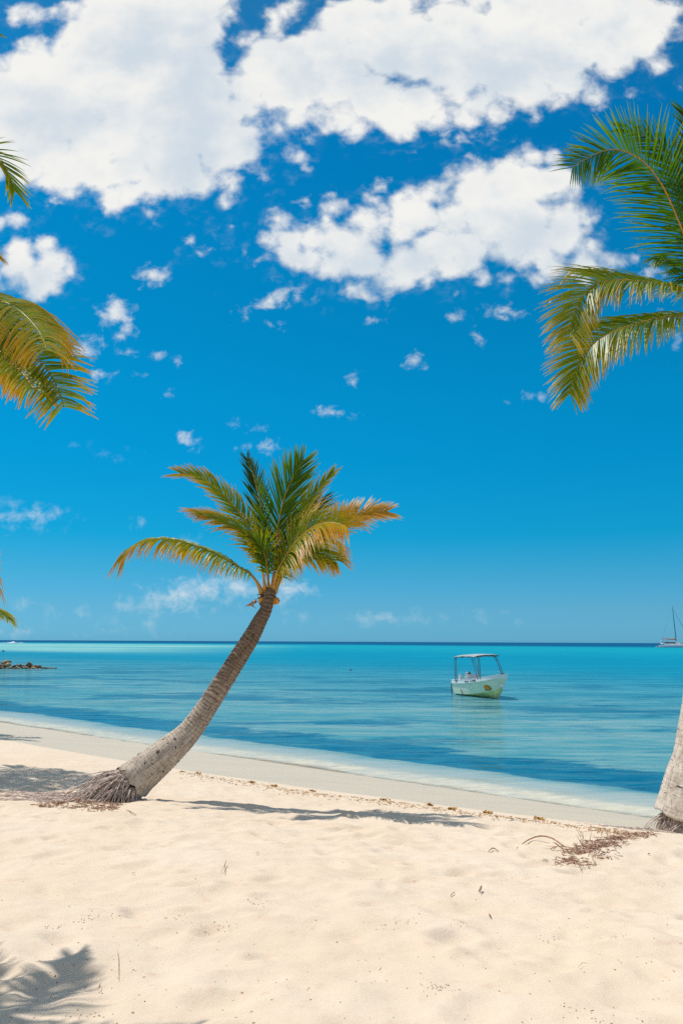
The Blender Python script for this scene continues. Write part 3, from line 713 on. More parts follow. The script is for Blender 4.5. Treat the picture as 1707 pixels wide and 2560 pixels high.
# --- tall palm behind, out of view but for its shade on the upper beach
VT = Vector((-9.5, 18.4, 0)); VT.z = hz(-6.0, 14.6) + 9.5
vb = Vector((-10.4, 18.0, 0)); vb.z = hz(vb.x, vb.y) - 0.1
palm6 = empty('coconut_palm', vb, 'tallest palm, standing behind the near crown and shading the upper beach', 'palm tree', 'coconut palms on the beach')
trunk(palm6, [vb, vb + Vector((0.1, 0.1, 2.5)), vb + Vector((0.4, 0.3, 6.0)), VT], [0.28, 0.2, 0.17, 0.13], M_TRUNK, 0.09, seg=160, seed=25)
sheath(palm6, VT, Vector((0.2, 0, 1)), 0.14, 0.5, 27)
star_crown(palm6, VT, 13, 2.45, 81, L=0.75, nl=46, w=0.045)
star_crown(palm3, LT, 9, 1.45, 91, L=0.45, skip=(-1, 112), skip2=(240, 361), nl=46, w=0.03)
# --- far palm whose frond tips just reach in above the horizon ------------------------------------------
FY = 30.0
FT = P(-95, 1520, FY); fb = Vector((FT.x - 0.4, FT.y, 0)); fb.z = hz(fb.x, fb.y) - 0.1
palm5 = empty('coconut_palm', fb, 'distant low palm whose green and yellow frond tip shows above the horizon', 'palm tree', 'coconut palms on the beach')
trunk(palm5, [fb, fb + Vector((0.1, 0, 1.4)), FT - Vector((0, 0, 0.8)), FT], [0.24, 0.2, 0.17, 0.13], M_TRUNK, 0.08, seg=100, seed=19)
star_crown(palm5, FT, 9, 1.7, 71, skip=(330, 359), L=0.55)
frond(palm5, LF([(-95, 1520), (-60, 1515), (-30, 1522), (0, 1533), (24, 1549)], FY, FY - 0.6), (0.2, -0.3, 1), 0.45, n=50, phi=55, droop=0.6, age=0.3, tip_age=0.45, seed=72, w=0.035)

# ------------------------------------------------------------------ beach litter
def sticks(mb, centre, n, sx, sy, lr, rr, seed, lift=0.012, ang=None):
    rnd = random.Random(seed)
    for i in range(n):
        x = centre.x + rnd.gauss(0, sx); y = centre.y + rnd.gauss(0, sy); l = rnd.uniform(*lr); a = rnd.uniform(0, 6.28) if ang is None else rnd.gauss(ang, 0.6)
        z = hz(x, y) + rnd.uniform(0, lift)
        d = Vector((math.cos(a), math.sin(a), rnd.uniform(-0.15, 0.25)))
        p = Vector((x, y, z)); k = Vector((rnd.gauss(0, .15), rnd.gauss(0, .15), rnd.uniform(0, .15))) * l
        mb.tube([p - d * l / 2, p + k, p + d * l / 2], [rnd.uniform(*rr), rnd.uniform(*rr), rnd.uniform(*rr) * 0.4], 4)
lit = MB()
for i, (x, y) in enumerate(((180, 2005), (200, 2020), (225, 2010), (245, 2025), (265, 2022), (150, 2010), (280, 2012), (120, 2018))):
    sticks(lit, G(x, y), 34, 0.09, 0.09, (0.03, 0.14), (0.003, 0.008), 200 + i, 0.03)
o = lit.build('root_litter', M_LITTER); tag(o, 'brown root and bark scraps scattered below the leaning palm', 'litter', kind='stuff')
lit = MB()
for i, (x, y, n) in enumerate(((1425, 2155, 50), (1450, 2135, 80), (1480, 2122, 90), (1510, 2112, 90), (1540, 2100, 70), (1575, 2092, 50), (1610, 2088, 40), (1440, 2165, 20), (1500, 2140, 25))):
    sticks(lit, G(x, y), n, 0.11, 0.10, (0.03, 0.15), (0.0025, 0.007), 300 + i, 0.035)
for i in range(12):                                                                   # spikes standing out of the pile
    q = G(random.uniform(1450, 1560), random.uniform(2085, 2120)); lit.tube([q, q + Vector((random.gauss(0, .05), 0, random.uniform(.08, .2)))], [0.005, 0.001], 4)
o = lit.build('fibre_litter', M_LITTER); tag(o, 'reddish brown fibre litter spread beside the pale trunk', 'litter', kind='stuff')
# branch lying beside the fibre pile
def branch(name, px, rads, label, side=()):
    mb = MB(); pts = [G(x, y) + Vector((0, 0, 0.012 + h)) for x, y, h in px]
    c, _ = catmull(pts, 24); mb.tube(c, list(np.interp(np.linspace(0, 1, 24), np.linspace(0, 1, len(rads)), rads)), 6)
    for s in side:
        p2 = [G(x, y) + Vector((0, 0, 0.012 + h)) for x, y, h in s]; c2_, _ = catmull(p2, 10); mb.tube(c2_, [0.0035 * (1 - 0.07 * k) for k in range(10)], 5)
    return tag(mb.build(name, M_STRAW if 'straw' in label else M_TWIG), label, 'branch' if name == 'fallen_branch' else 'twig')
branch('fallen_branch', [(1290, 2118, 0), (1320, 2109, 0.02), (1350, 2103, 0.05), (1380, 2110, 0.04), (1408, 2120, 0.02)], [0.003, 0.006, 0.009, 0.010, 0.011],
       'bent reddish branch lying against the fibre litter', [[(1405, 2118, 0.02), (1385, 2121, 0.01), (1362, 2120, 0)], [(1385, 2121, .01), (1372, 2127, 0), (1355, 2122, 0)]])
TW = [([(552, 2190, 0), (561, 2176, 0.02), (566, 2163, 0.03)], [[(564, 2165, .03), (562, 2178, .01), (563, 2192, 0)]], 'forked dark twig like an arrow on the open sand'),
      ([(294, 2385, 0), (296, 2410, 0.01), (297, 2455, 0)], [], 'long thin straw lying upright in line with the view on bare sand'),
      ([(244, 2488, 0), (250, 2478, 0.02), (253, 2471, 0.01)], [[(247, 2484, .01), (252, 2479, .01)]], 'short reddish looped twig near the palm shadow'),
      ([(1220, 2132, 0), (1232, 2128, 0.015), (1246, 2131, 0)], [], 'flat brown leaf scrap between the branch and open beach'),
      ([(1138, 2199, 0), (1139, 2190, 0.02)], [], 'stubby brown stick standing in the sand'),
      ([(1196, 2234, 0), (1203, 2230, 0.03), (1200, 2238, 0.01)], [], 'curled dark leaf on the middle of the sand'),
      ([(1222, 2290, 0), (1224, 2298, 0.01), (1227, 2297, 0)], [], 'tiny dark splinter below the curled leaf'),
      ([(1125, 2245, 0), (1132, 2240, 0.01), (1136, 2236, 0)], [], 'thin pale bent straw beside the curled leaf'),
      ([(317, 2027, 0), (328, 2034, 0.01), (341, 2042, 0)], [], 'thick broken root piece lying in front of the roots'),
      ([(139, 2020, 0), (147, 2025, 0.012), (155, 2029, 0)], [], 'dark curved bark scrap in front of the roots'),
      ([(329, 2187, 0), (334, 2190, 0.01), (338, 2189, 0)], [], 'small dark bent scrap below the leaning palm'),
      ([(1445, 2430, 0), (1456, 2424, .01), (1468, 2421, 0)], [], 'faint pale straw low on the beach'),
      ([(948, 2434, 0), (953, 2433, .015)], [], 'short dark chip low on the sand'),
      ([(1618, 2141, 0), (1624, 2142, .01)], [], 'small rust-coloured leaf scrap in front of the pale trunk'),
      ([(640, 2140, 0), (644, 2136, .01), (648, 2133, 0)], [], 'short olive twig above the forked one')]
for px, sd, lab in TW:
    r = 0.007 if 'thick' in lab or 'leaf' in lab else 0.0024
    branch('twig', px, [r * 0.6, r, r * 0.5], lab, sd)
# seaweed: little orange-brown tufts along the tide line
def weed(name, centre, r, n, seed, label, group=None):
    rnd = random.Random(seed); mb = MB()
    for i in range(n):
        a = rnd.uniform(0, 6.28); d = Vector((math.cos(a), math.sin(a), rnd.uniform(0.0, 0.7))).normalized(); l = r * rnd.uniform(0.5, 1.2)
        p = centre + Vector((rnd.gauss(0, r * .5), rnd.gauss(0, r * .4), 0)); p.z = hz(p.x, p.y) + 0.004
        s = d.cross(Vector((0, 0, 1))).normalized() * l * rnd.uniform(.10, .25); up = Vector((0, 0, l * rnd.uniform(0.05, 0.3)))
        mb.add([p - s, p + s, p + d * l * .5 + s + up, p + d * l, p + d * l * .5 - s + up], [(0, 1, 2, 4), (4, 2, 3)])
    return tag(mb.build(name, M_WEED, smooth=False), label, 'seaweed', group)
WD = [((630, 1957), 0.10, 'orange seaweed tuft nearest the trunk of the leaning palm along the tide line'), ((685, 1966), 0.12, 'round orange seaweed tuft at the start of the crown shadow'),
      ((782, 1979), 0.11, 'orange seaweed tuft just above the dark crown shadow'), ((962, 2001), 0.12, 'brown seaweed tuft beyond the end of the crown shadow'),
      ((1075, 2015), 0.13, 'yellowish seaweed tuft on the tide line below the boat'), ((1130, 2024), 0.12, 'dark orange seaweed tuft beneath the moored boat'),
      ((1218, 2035), 0.16, 'widest seaweed tuft on the tide line, dull orange'), ((1350, 2049), 0.14, 'yellow-green seaweed tuft nearest the pale trunk'),
      ((455, 1930), 0.10, 'flat orange seaweed tuft touching the leaning trunk'), ((494, 1934), 0.10, 'rust seaweed tuft beside the lower trunk')]
for i, ((x, y), r, lab) in enumerate(WD): weed('seaweed_tuft', G(x, y), r * 0.62, 30, 400 + i, lab, 'seaweed tufts along the tide line')
wr = MB(); rnd = random.Random(5)
tl = [(450, 1926), (530, 1940), (620, 1953), (720, 1972), (800, 1982), (900, 1993), (1000, 2006), (1100, 2019), (1200, 2032), (1300, 2044), (1380, 2052), (1480, 2068), (1560, 2078)]
for i in range(1100):
    k = rnd.uniform(0, len(tl) - 1.01); j = int(k); fx = k - j
    x = tl[j][0] + (tl[j + 1][0] - tl[j][0]) * fx + rnd.gauss(0, 6); y = tl[j][1] + (tl[j + 1][1] - tl[j][1]) * fx + abs(rnd.gauss(0, 5)) + 2
    sticks(wr, G(x, y), 1, 0.05, 0.08, (0.015, 0.07), (0.002, 0.007), 900 + i)
o = wr.build('seaweed_wrack', M_WEED); tag(o, 'broken orange seaweed bits strewn along the tide line', 'seaweed', kind='stuff')
sp = MB(); rnd = random.Random(9)
for i in range(260):                                                                   # bits of shell, bark and leaf over the beach
    y = 2060 + 500 * rnd.random() ** 0.8; x = rnd.uniform(-20, 1727)
    w_ = Wt(x, y, 1.75)
    if w_.y < 4 or w_.y > dryY(w_.x) - 0.4: continue
    sticks(sp, Vector((w_.x, w_.y, 0)), 1, 0.01, 0.01, (0.004, 0.020), (0.0008, 0.0028), 2000 + i, 0.004)
clus = [(215, 2303, 18), (270, 2295, 10), (130, 2320, 10), (430, 2302, 12), (500, 2320, 10), (950, 2310, 14), (1010, 2310, 12), (1140, 2315, 14), (1360, 2350, 10), (1540, 2335, 12), (1090, 2470, 20), (1100, 2480, 14), (560, 2325, 12), (640, 2265, 14), (220, 2540, 12), (1450, 2530, 14), (1640, 2210, 12), (1480, 2560, 10)]
for j, (x, y, n) in enumerate(clus):
    sticks(sp, G(x, y), n, 0.05, 0.05, (0.005, 0.018), (0.001, 0.0026), 5000 + j, 0.004)
o = sp.build('beach_debris', M_LITTER); tag(o, 'tiny bits of bark and leaf sprinkled over the sand', 'debris', kind='stuff')

# ------------------------------------------------------------------ rocks of the low breakwater
m, t, out = new_mat('rock')
n_ = t.noise(t.pos(), 1.6, 6, 0.65)
oi = t.node('ShaderNodeObjectInfo').outputs['Random']
c_ = t.mix(t.remap(n_, 0.35, 0.65), (0.10, 0.065, 0.04), (0.46, 0.34, 0.20)); c_ = t.mix(t.math('MULTIPLY', oi, 0.55), c_, (0.05, 0.038, 0.03))
principled(t, out, c_, 0.9, 0.2, t.bump(n_, 0.8, 0.08)); M_ROCK = m
def rock_mesh(seed):
    bm = bmesh.new(); bmesh.ops.create_icosphere(bm, subdivisions=3, radius=1.0)
    rnd = random.Random(seed); pl = [(Vector((rnd.gauss(0, 1), rnd.gauss(0, 1), rnd.gauss(0, 1))).normalized(), rnd.uniform(0.5, 0.85)) for _ in range(12)]
    for v in bm.verts:
        p = v.co.copy()
        for nrm, dd in pl:
            q = p.dot(nrm)
            if q > dd: p -= nrm * (q - dd) * 0.9
        p *= 1 + 0.05 * math.sin(p.x * 9 + seed) * math.cos(p.y * 8)
        v.co = (p.x * 1.0, p.y * 0.85, p.z * 0.7)
    me = bpy.data.meshes.new('rock'); bm.to_mesh(me); bm.free(); me.materials.append(M_ROCK); return me
rms = [rock_mesh(s) for s in (3, 8, 14, 21, 30)]
rnd = random.Random(44)
tipw = Wt(128, 1672); endw = Wt(-260, 1674)
def rock(pos, s, lab, grp=None):
    o = bpy.data.objects.new('rock', rnd.choice(rms)); COL.objects.link(o); o.location = pos
    o.scale = (s * rnd.uniform(.8, 1.3), s * rnd.uniform(.8, 1.2), s * rnd.uniform(.7, 1.1)); o.rotation_euler = (rnd.uniform(-.5, .5), rnd.uniform(-.5, .5), rnd.uniform(0, 6.28))
    return tag(o, lab, 'rock', grp)
def jet_h(f): return float(np.interp(f, [0, 0.08, 0.14, 0.2, 0.25, 0.32, 0.45, 0.55, 1.0], [0.1, 0.25, 0.55, 0.5, 0.75, 0.9, 1.4, 1.5, 1.6]))
for i in range(250):
    f_ = rnd.random() ** 1.15
    b = tipw.lerp(endw, f_); H = jet_h(f_); dpt = rnd.uniform(-1, 1) * (0.6 + 2.0 * f_)
    z = H * (1 - abs(dpt) / (0.9 + 2.0 * f_)) * rnd.uniform(0.2, 1.0) - 0.1
    rock((b.x + rnd.gauss(0, .1), b.y + 1.2 + dpt, max(z, -0.05)), rnd.uniform(0.18, 0.45) * (0.7 + 0.6 * min(1, f_ * 2)), 'brown boulder in the low breakwater out in the shallows', 'boulders of the low breakwater')
for px, py, s, lab in ((74, 1664, 0.5, 'dark pointed boulder standing up from the middle of the low breakwater'), (17, 1655, 0.6, 'pale flat-topped boulder on the high end of the low breakwater'), (97, 1666, 0.4, 'tawny boulder crowning the seaward tip of the low breakwater')):
    q = P(px, py, tipw.y + 0.6); o = rock(q, s, lab, 'boulders of the low breakwater'); o.scale = (s, s, s * (1.6 if 'pointed' in lab else 0.9)); o.rotation_euler = (0, 0, 0.5)

# ------------------------------------------------------------------ the moored boat
M_HULL = simple('hull_green_bounce', (0.72, 0.78, 0.56), 0.28, 0.5, 0.05, 1.5)  # white hull; green light bounced off the water is put into the colour
M_HULLW = simple('white_gelcoat', (0.80, 0.80, 0.77), 0.3, 0.5, 0.04, 2)
M_KEEL = simple('keel_green_bounce', (0.62, 0.72, 0.30), 0.4, 0.4, 0.2, 3)  # algae tint plus green water reflection painted into the bottom colour
M_STEEL = simple('steel_tube', (0.16, 0.22, 0.26), 0.3, 0.5, 0.1, 3, metal=0.6)
M_CANVAS = simple('canvas', (0.34, 0.38, 0.38), 0.7, 0.2, 0.08, 3)
M_DARK = simple('engine_cowl', (0.035, 0.04, 0.05), 0.3, 0.5, 0.2, 5)
M_GREY = simple('engine_grey', (0.30, 0.34, 0.38), 0.35, 0.5, 0.1, 5)
M_BLACK = simple('black_paint', (0.02, 0.022, 0.025), 0.5, 0.3, 0.2, 5)
M_ORANGE = simple('orange_paint', (0.62, 0.20, 0.02), 0.5, 0.3, 0.4, 9)
M_YELLOW = simple('yellow_paint', (0.75, 0.42, 0.06), 0.5, 0.3, 0.2, 9)
M_ROPE = simple('rope', (0.10, 0.09, 0.06), 0.8, 0.2, 0.3, 9)
BW = Wt(1253, 1748)                                                  # where the stem meets the water
AL = R(72); HL, HB = 5.8, 0.92
fw = Vector((math.cos(AL), -math.sin(AL), 0)); pt = Vector((math.sin(AL), math.cos(AL), 0))
org = Vector((BW.x, BW.y, 0)) - fw * (HL - 0.35)
boat = empty('motor_boat', org, 'small white open motorboat with a tubular canopy moored in the shallows', 'boat')
BM = Matrix((( fw.x, pt.x, 0, org.x), (fw.y, pt.y, 0, org.y), (0, 0, 1, 0), (0, 0, 0, 1)))
BM = BM @ Matrix.Rotation(R(-1.5), 4, 'Y') @ Matrix.Rotation(R(2.5), 4, 'X')
def B(x, y, z): return BM @ Vector((x, y, z))
NS = 36
def gun(t): return 1.02 + 0.38 * t ** 2.2
def hb(t): return HB * (1 - 0.06 * (1 - t)) if t < 0.5 else HB * (1 - 0.60 * ((t - 0.5) / 0.5) ** 2.6)
def chine(t): return (HB * 0.86 * (1 - 0.80 * max(0, (t - 0.35) / 0.65) ** 1.7), 0.10 + 0.42 * max(0, (t - 0.3) / 0.7) ** 1.5)
def keel(t): return -0.16 + 0.22 * max(0, (t - 0.85) / 0.15) ** 2
def rake(t, z): return HL * t - 0.55 * max(0, (t - 0.6) / 0.4) ** 2 * (1 - min(1, max(0, z / 1.3)))
def station(t):
    c, cz = chine(t); g, gz = hb(t), gun(t); kz = keel(t); pts = []
    pts.append((0, kz)); pts.append((c * 0.5, kz + (cz - kz) * 0.42)); pts.append((c, cz))
    for u in (0.25, 0.5, 0.72): pts.append((c + (g - c) * (u ** 0.8), cz + (gz - cz) * u))
    pts.append((g * 0.995, gz - 0.24)); pts.append((g + 0.03, gz - 0.22)); pts.append((g + 0.02, gz))
    return pts
def loft(lo, hi, mat, name, parent, closed_bow=True, transom=True, flip=0):
    V = []; F = []
    for s in (-1, 1):
        b0 = len(V); w = hi - lo
        for i in range(NS + 1):
            t_ = i / NS
            for (y, z) in station(t_)[lo:hi]: V.append(B(rake(t_, z), s * y, z))
        for i in range(NS):
            for k in range(w - 1): 
                q = (b0 + i * w + k, b0 + (i + 1) * w + k, b0 + (i + 1) * w + k + 1, b0 + i * w + k + 1); F.append(q if s > 0 else q[::-1])
    w = hi - lo; nb = (NS + 1) * w
    F.append(tuple(NS * w + k for k in range(w)) + tuple(nb + NS * w + k for k in range(w - 1, -1, -1)))
    F.append(tuple(k for k in range(w)) + tuple(nb + k for k in range(w - 1, -1, -1)))
    return mesh(name, V, F, mat, parent, False)
hull = loft(2, 7, M_HULL, 'hull', boat)
loft(0, 3, M_KEEL, 'bottom', boat)
strake = loft(6, 9, M_HULLW, 'strake', boat)
# gunwale cap and inner liner
V = []; F = []; W5 = 5
for i in range(NS + 1):
    t_ = i / NS; g, gz = hb(t_), gun(t_); x = rake(t_, gz) 
    xi = x - 0.22 * max(0, (t_ - .9) / .1)
    for (y, z, xx) in ((g + 0.03, gz + 0.003, x), (g + 0.03, gz + 0.035, x), (g - 0.14, gz + 0.035, xi), (g - 0.17, gz - 0.02, xi), (max(chine(t_)[0] * 0.80, .03), 0.62, xi)): V.append((xx, y, z))
n1 = len(V); V2 = [B(x, y, z) for x, y, z in V] + [B(x, -y, z) for x, y, z in V]
for i in range(NS):
    for k in range(W5 - 1):
        q = (i * W5 + k, i * W5 + k + 1, (i + 1) * W5 + k + 1, (i + 1) * W5 + k); F.append(q); F.append(tuple(n1 + a for a in q[::-1]))
    F.append((i * W5 + 4, n1 + i * W5 + 4, n1 + (i + 1) * W5 + 4, (i + 1) * W5 + 4))
e = NS * W5
for k in range(W5 - 1): F.append((e + k, e + k + 1, n1 + e + k + 1, n1 + e + k)); F.append((k, n1 + k, n1 + k + 1, k + 1))
mesh('gunwale', V2, F, M_HULLW, boat, False)
V = []; F = []                                                       # foredeck
for i in range(24, NS + 1):
    t_ = i / NS; g, gz = hb(t_), gun(t_); x = rake(t_, gz); V += [B(x - 0.02, g - 0.1, gz + 0.04), B(x - 0.02, 0, gz + 0.09), B(x - 0.02, -g + 0.1, gz + 0.04)]
for i in range(NS - 24): F += [(3 * i, 3 * i + 1, 3 * i + 4, 3 * i + 3), (3 * i + 1, 3 * i + 2, 3 * i + 5, 3 * i + 4)]
mesh('foredeck', V, F, M_HULLW, boat, False)
# canopy posts, paired and raked, then the canopy with its slight camber
zc = 2.55
def post(x0, y, x1, z0):
    mb = MB(); c, _ = catmull([B(x0, y, z0), B(x0 + (x1 - x0) * .6, y * .99, z0 + (zc - z0) * .62), B(x1, y * .96, zc - 0.12), B(x1 - 0.10, y * .86, zc)], 14); mb.tube(c, 0.026, 6); return mb.build('post', M_STEEL, boat)
for sgn in (-1, 1):
    post(0.75, sgn * 0.92, 0.75, 0.9); post(0.95, sgn * 0.92, 0.98, 0.9); post(4.1, sgn * 0.9, 3.35, 1.12); post(4.4, sgn * 0.88, 3.6, 1.15)
mb = MB()
for y in (-0.86, 0.86): mb.tube([B(0.65, y, zc + .0), B(2.0, y, zc + 0.06), B(3.8, y, zc + 0.02)], 0.024, 6)
for x in (0.7, 1.7, 2.8, 3.8): mb.tube([B(x, -0.9, zc), B(x, 0, zc + 0.05), B(x, 0.9, zc)], 0.02, 6)
mb.build('canopy_frame', M_STEEL, boat)
V = []; F = []; nx_, ny_ = 14, 9
for lay in (0.10, 0.082):
    for i in range(nx_):
        for j in range(ny_):
            u = i / (nx_ - 1); v = j / (ny_ - 1) * 2 - 1
            V.append(B(0.62 + 3.25 * u, v * 0.98, zc + lay + 0.05 * (1 - v * v) - 0.06 * v ** 6 + 0.05 * math.sin(u * 3.14) - 0.012 * math.cos(u * 6.28 * 3)))
o_ = nx_ * ny_
for i in range(nx_ - 1):
    for j in range(ny_ - 1):
        a = i * ny_ + j; F += [(a, a + ny_, a + ny_ + 1, a + 1), (o_ + a + 1, o_ + a + ny_ + 1, o_ + a + ny_, o_ + a)]
rim = [i * ny_ for i in range(nx_)] + [(nx_ - 1) * ny_ + j for j in range(1, ny_)] + [i * ny_ + ny_ - 1 for i in range(nx_ - 2, -1, -1)] + [j for j in range(ny_ - 2, 0, -1)]
for a, b in zip(rim, rim[1:] + rim[:1]): F.append((a, b, o_ + b, o_ + a))
mesh('canopy', V, F, M_CANVAS, boat)
mb = MB(); rot = BM.to_3x3()
mb.box(B(1.75, -0.15, 0.80), (0.55, 0.85, 1.05), rot); mb.box(B(1.82, -0.15, 1.36), (0.36, 0.80, 0.10), rot)
con = mb.build('console', M_HULLW, boat, False)
mb = MB(); mb.tube([B(1.5 + 0.0, -0.15 + .16 * math.cos(a), 1.30 + 0.16 * math.sin(a)) for a in np.linspace(0, 6.28, 20)], 0.014, 5, cap=False); mb.tube([B(1.5, -0.31, 1.3), B(1.5, 0.01, 1.3)], 0.01, 5); mb.build('steering_wheel', M_BLACK, con)
mb = MB(); mb.box(B(0.95, 0.0, 0.62), (0.45, 1.3, 0.55), rot); mb.build('bench', M_HULLW, boat, False)
mb = MB(); mb.box(B(1.05, -0.66, 1.10), (0.22, 0.22, 0.45), rot); mb.box(B(1.05, -0.66, 1.37), (0.14, 0.14, 0.1), rot); mb.build('locker', M_HULLW, boat, False)
# tilted outboard: cowl, grey side panel, leg
def ell(mb, c, r, axis_tilt, n=14, m_=10, sq=0.75):
    V = []; F = []
    for i in range(m_ + 1):
        th = math.pi * i / m_
        for k in range(n):
            a = 2 * math.pi * k / n
            f3 = lambda q: math.copysign(abs(q) ** sq, q)
            p = Vector((r[0] * f3(math.sin(th)) * f3(math.cos(a)), r[1] * f3(math.sin(th)) * f3(math.sin(a)), r[2] * f3(math.cos(th))))
            p = Matrix.Rotation(axis_tilt, 3, 'Y') @ p; V.append(B(c[0] + p.x, c[1] + p.y, c[2] + p.z))
    for i in range(m_):
        for k in range(n): F.append((i * n + k, (i + 1) * n + k, (i + 1) * n + (k + 1) % n, i * n + (k + 1) % n))
    mb.add(V, F)
mb = MB(); ell(mb, (0.0, 0.42, 1.22), (0.24, 0.2, 0.34), R(48)); eng = mb.build('outboard_engine', M_DARK, boat)
mb = MB(); ell(mb, (0.08, 0.30, 1.30), (0.14, 0.12, 0.26), R(48)); mb.build('cowl_panel', M_GREY, eng)
mb = MB(); mb.tube([B(-0.15, 0.42, 1.0), B(-0.45, 0.42, 0.7), B(-0.75, 0.42, 0.45)], [0.10, 0.07, 0.05], 8); mb.build('engine_leg', M_DARK, eng)
# side marks: words on the strake, an oval sun-like emblem over a dark mark
def side_pt(x, z, out=0.012):
    t_ = x / HL; st = station(t_); ys = [q[0] for q in st[2:]]; zs = [q[1] for q in st[2:]]
    for k in range(len(zs) - 1):
        if zs[k] <= z <= zs[k + 1] and zs[k + 1] > zs[k]: return B(rake(t_, z), -(ys[k] + (ys[k + 1] - ys[k]) * (z - zs[k]) / (zs[k + 1] - zs[k])) - out, z)
    return B(rake(t_, z), -ys[-1] - out, z)
def word(text, x0, zoff, size, length):
    cu = bpy.data.curves.new('lettering', 'FONT'); cu.body = text; cu.size = 1.0; cu.extrude = 0.01
    tmp = bpy.data.objects.new('lettering', cu); COL.objects.link(tmp)
    dg = bpy.context.evaluated_depsgraph_get(); me = bpy.data.meshes.new_from_object(tmp.evaluated_get(dg)); bpy.data.objects.remove(tmp)
    xsz = max(v.co.x for v in me.vertices)
    for v in me.vertices:
        fx = v.co.x / xsz * length; x = x0 + fx; z = gun(x / HL) - 0.205 + zoff + v.co.y * size
        v.co = side_pt(x, min(z, gun(x / HL) - 0.01), 0.016 + v.co.z * 0.4)
    me.materials.clear(); me.materials.append(M_BLACK); o = bpy.data.objects.new('lettering', me); COL.objects.link(o); o.parent = strake
    return o
word('PASION', 2.15, 0.03, 0.16, 0.62); word('LA TUMBA', 3.0, 0.03, 0.19, 0.85)
mb = MB(); C0 = (4.75, 0.60)
def disc(mb, cx, cz, rx, rz, n, wob, off, tilt=0.0):
    V = [side_pt(cx, cz, off)]; 
    for k in range(n):
        a = 2 * math.pi * k / n; r = 1 + wob * (1 if k % 2 else -1); dx = rx * r * math.cos(a) + tilt * rz * math.sin(a); V.append(side_pt(cx + dx, cz + rz * r * math.sin(a), off))
    mb.add(V, [(0, 1 + (k + 1) % n, 1 + k) for k in range(n)])
disc(mb, C0[0], C0[1], 0.36, 0.17, 24, 0.16, 0.014, -0.3); em = mb.build('emblem', M_ORANGE, hull, False)
mb = MB(); disc(mb, C0[0] + .02, C0[1] - .03, 0.20, 0.10, 16, 0.05, 0.02, -0.3); mb.build('emblem_centre', M_BOOT, hull, False)
mb = MB(); disc(mb, C0[0] + .05, C0[1] - .06, 0.08, 0.06, 10, 0.0, 0.026); disc(mb, C0[0] - .12, C0[1] + .1, 0.06, 0.04, 8, 0, 0.026); mb.build('emblem_spot', M_YELLOW, hull, False)
mb = MB()
for (a, b, c) in (((4.35, .40), (4.5, .46), (4.6, .41)), ((4.6, .41), (4.75, .45), (4.85, .42)), ((4.8, .42), (4.95, .47), (5.1, .54)), ((4.5, .43), (4.75, .43), (4.9, .45))):
    mb.tube([side_pt(*a, 0.02), side_pt(*b, 0.02), side_pt(*c, 0.02)], [0.01, 0.03, 0.01], 4)
mb.build('emblem_mark', M_BLACK, hull, False)
mb = MB(); mb.tube([side_pt(1.3, .45, .03), side_pt(1.45, .28, .03), side_pt(1.5, .12, .03)], [0.02, 0.025, 0.02], 5); mb.build('fitting', M_BLACK, hull)
mb = MB(); mb.tube([B(0.02, -0.86, 1.02), B(-0.03, -0.90, 0.6), B(-0.03, -0.88, 0.2), B(-0.05, -0.86, -0.2)], [0.02, 0.03, 0.035, 0.02], 6); mb.build('stern_rope', M_ROPE, boat)
mb = MB(); mb.tube([B(HL - .05, 0, 1.48), B(HL + .02, 0, 1.62), B(HL - .2, 0, 1.66)], 0.015, 5); mb.tube([B(HL - .25, .2, 1.48), B(HL - .25, .2, 1.58), B(HL - .25, -.2, 1.58), B(HL - .25, -.2, 1.48)], 0.012, 5); mb.build('bow_cleat', M_STEEL, boat)

# ------------------------------------------------------------------ catamaran far out
CYd = 760.0
cc = Wt(1700, 1617); sc_ = CYd / FPX * 1.03
cat = empty('catamaran', (P(1700, 1612, CYd).x, CYd, 0), 'white sailing catamaran with bare mast anchored on the horizon', 'sailboat')
cx0 = cat.location.x
M_SAIL = simple('sail_cover', (0.40, 0.24, 0.20), 0.7, 0.2, 0.1, 1)
M_GLASS = simple('cabin_glass', (0.02, 0.10, 0.14), 0.15, 0.5, 0.1, 1)
M_MAST = simple('mast_paint', (0.05, 0.20, 0.30), 0.4, 0.4, 0.1, 1)
def K(px, z, dy=0.0): return Vector((cx0 + (px - 1700) * sc_, CYd + dy, z))
for dy in (-4.0, 4.0):
    mb = MB(); L0, L1 = 1644, 1770
    V = []; F = []; ns = 24
    for i in range(ns + 1):
        u = i / ns; x = L0 + (L1 - L0) * u; w_ = 1.4 * min(1, 0.45 + 3 * u) * min(1, 0.1 + 4 * (1 - u)); zt = 1.75 + 1.0 * u; zb = -0.6
        xo = 0 if u > .08 else (0.08 - u) * 40
        V += [K(x, zb, dy), K(x, 0.3, dy - w_ * .8), K(x + (6 if u < .05 else 0), zt * 0.9, dy - w_), K(x + (9 if u < .05 else 0), zt, dy - w_ * .9), K(x + (9 if u < .05 else 0), zt, dy + w_ * .9), K(x, 0.3, dy + w_ * .8)]
    for i in range(ns):
        for k in range(6): F.append((i * 6 + k, (i + 1) * 6 + k, (i + 1) * 6 + (k + 1) % 6, i * 6 + (k + 1) % 6))
    F.append(tuple(range(6))); F.append(tuple(ns * 6 + k for k in range(5, -1, -1)))
    mesh('hull', V, F, M_HULLW, cat, False)
mb = MB(); mb.box(K(1705, 2.6), (95 * sc_, 7.4, 0.8)); mb.build('bridge_deck', M_HULLW, cat, False)
mb = MB()
V = [K(1655, 3, -3), K(1697, 3, -3), K(1690, 5.4, -2.6), K(1658, 5.0, -2.6)]; V += [v + Vector((0, 6 if i < 2 else 5.2, 0)) for i, v in enumerate(V)]
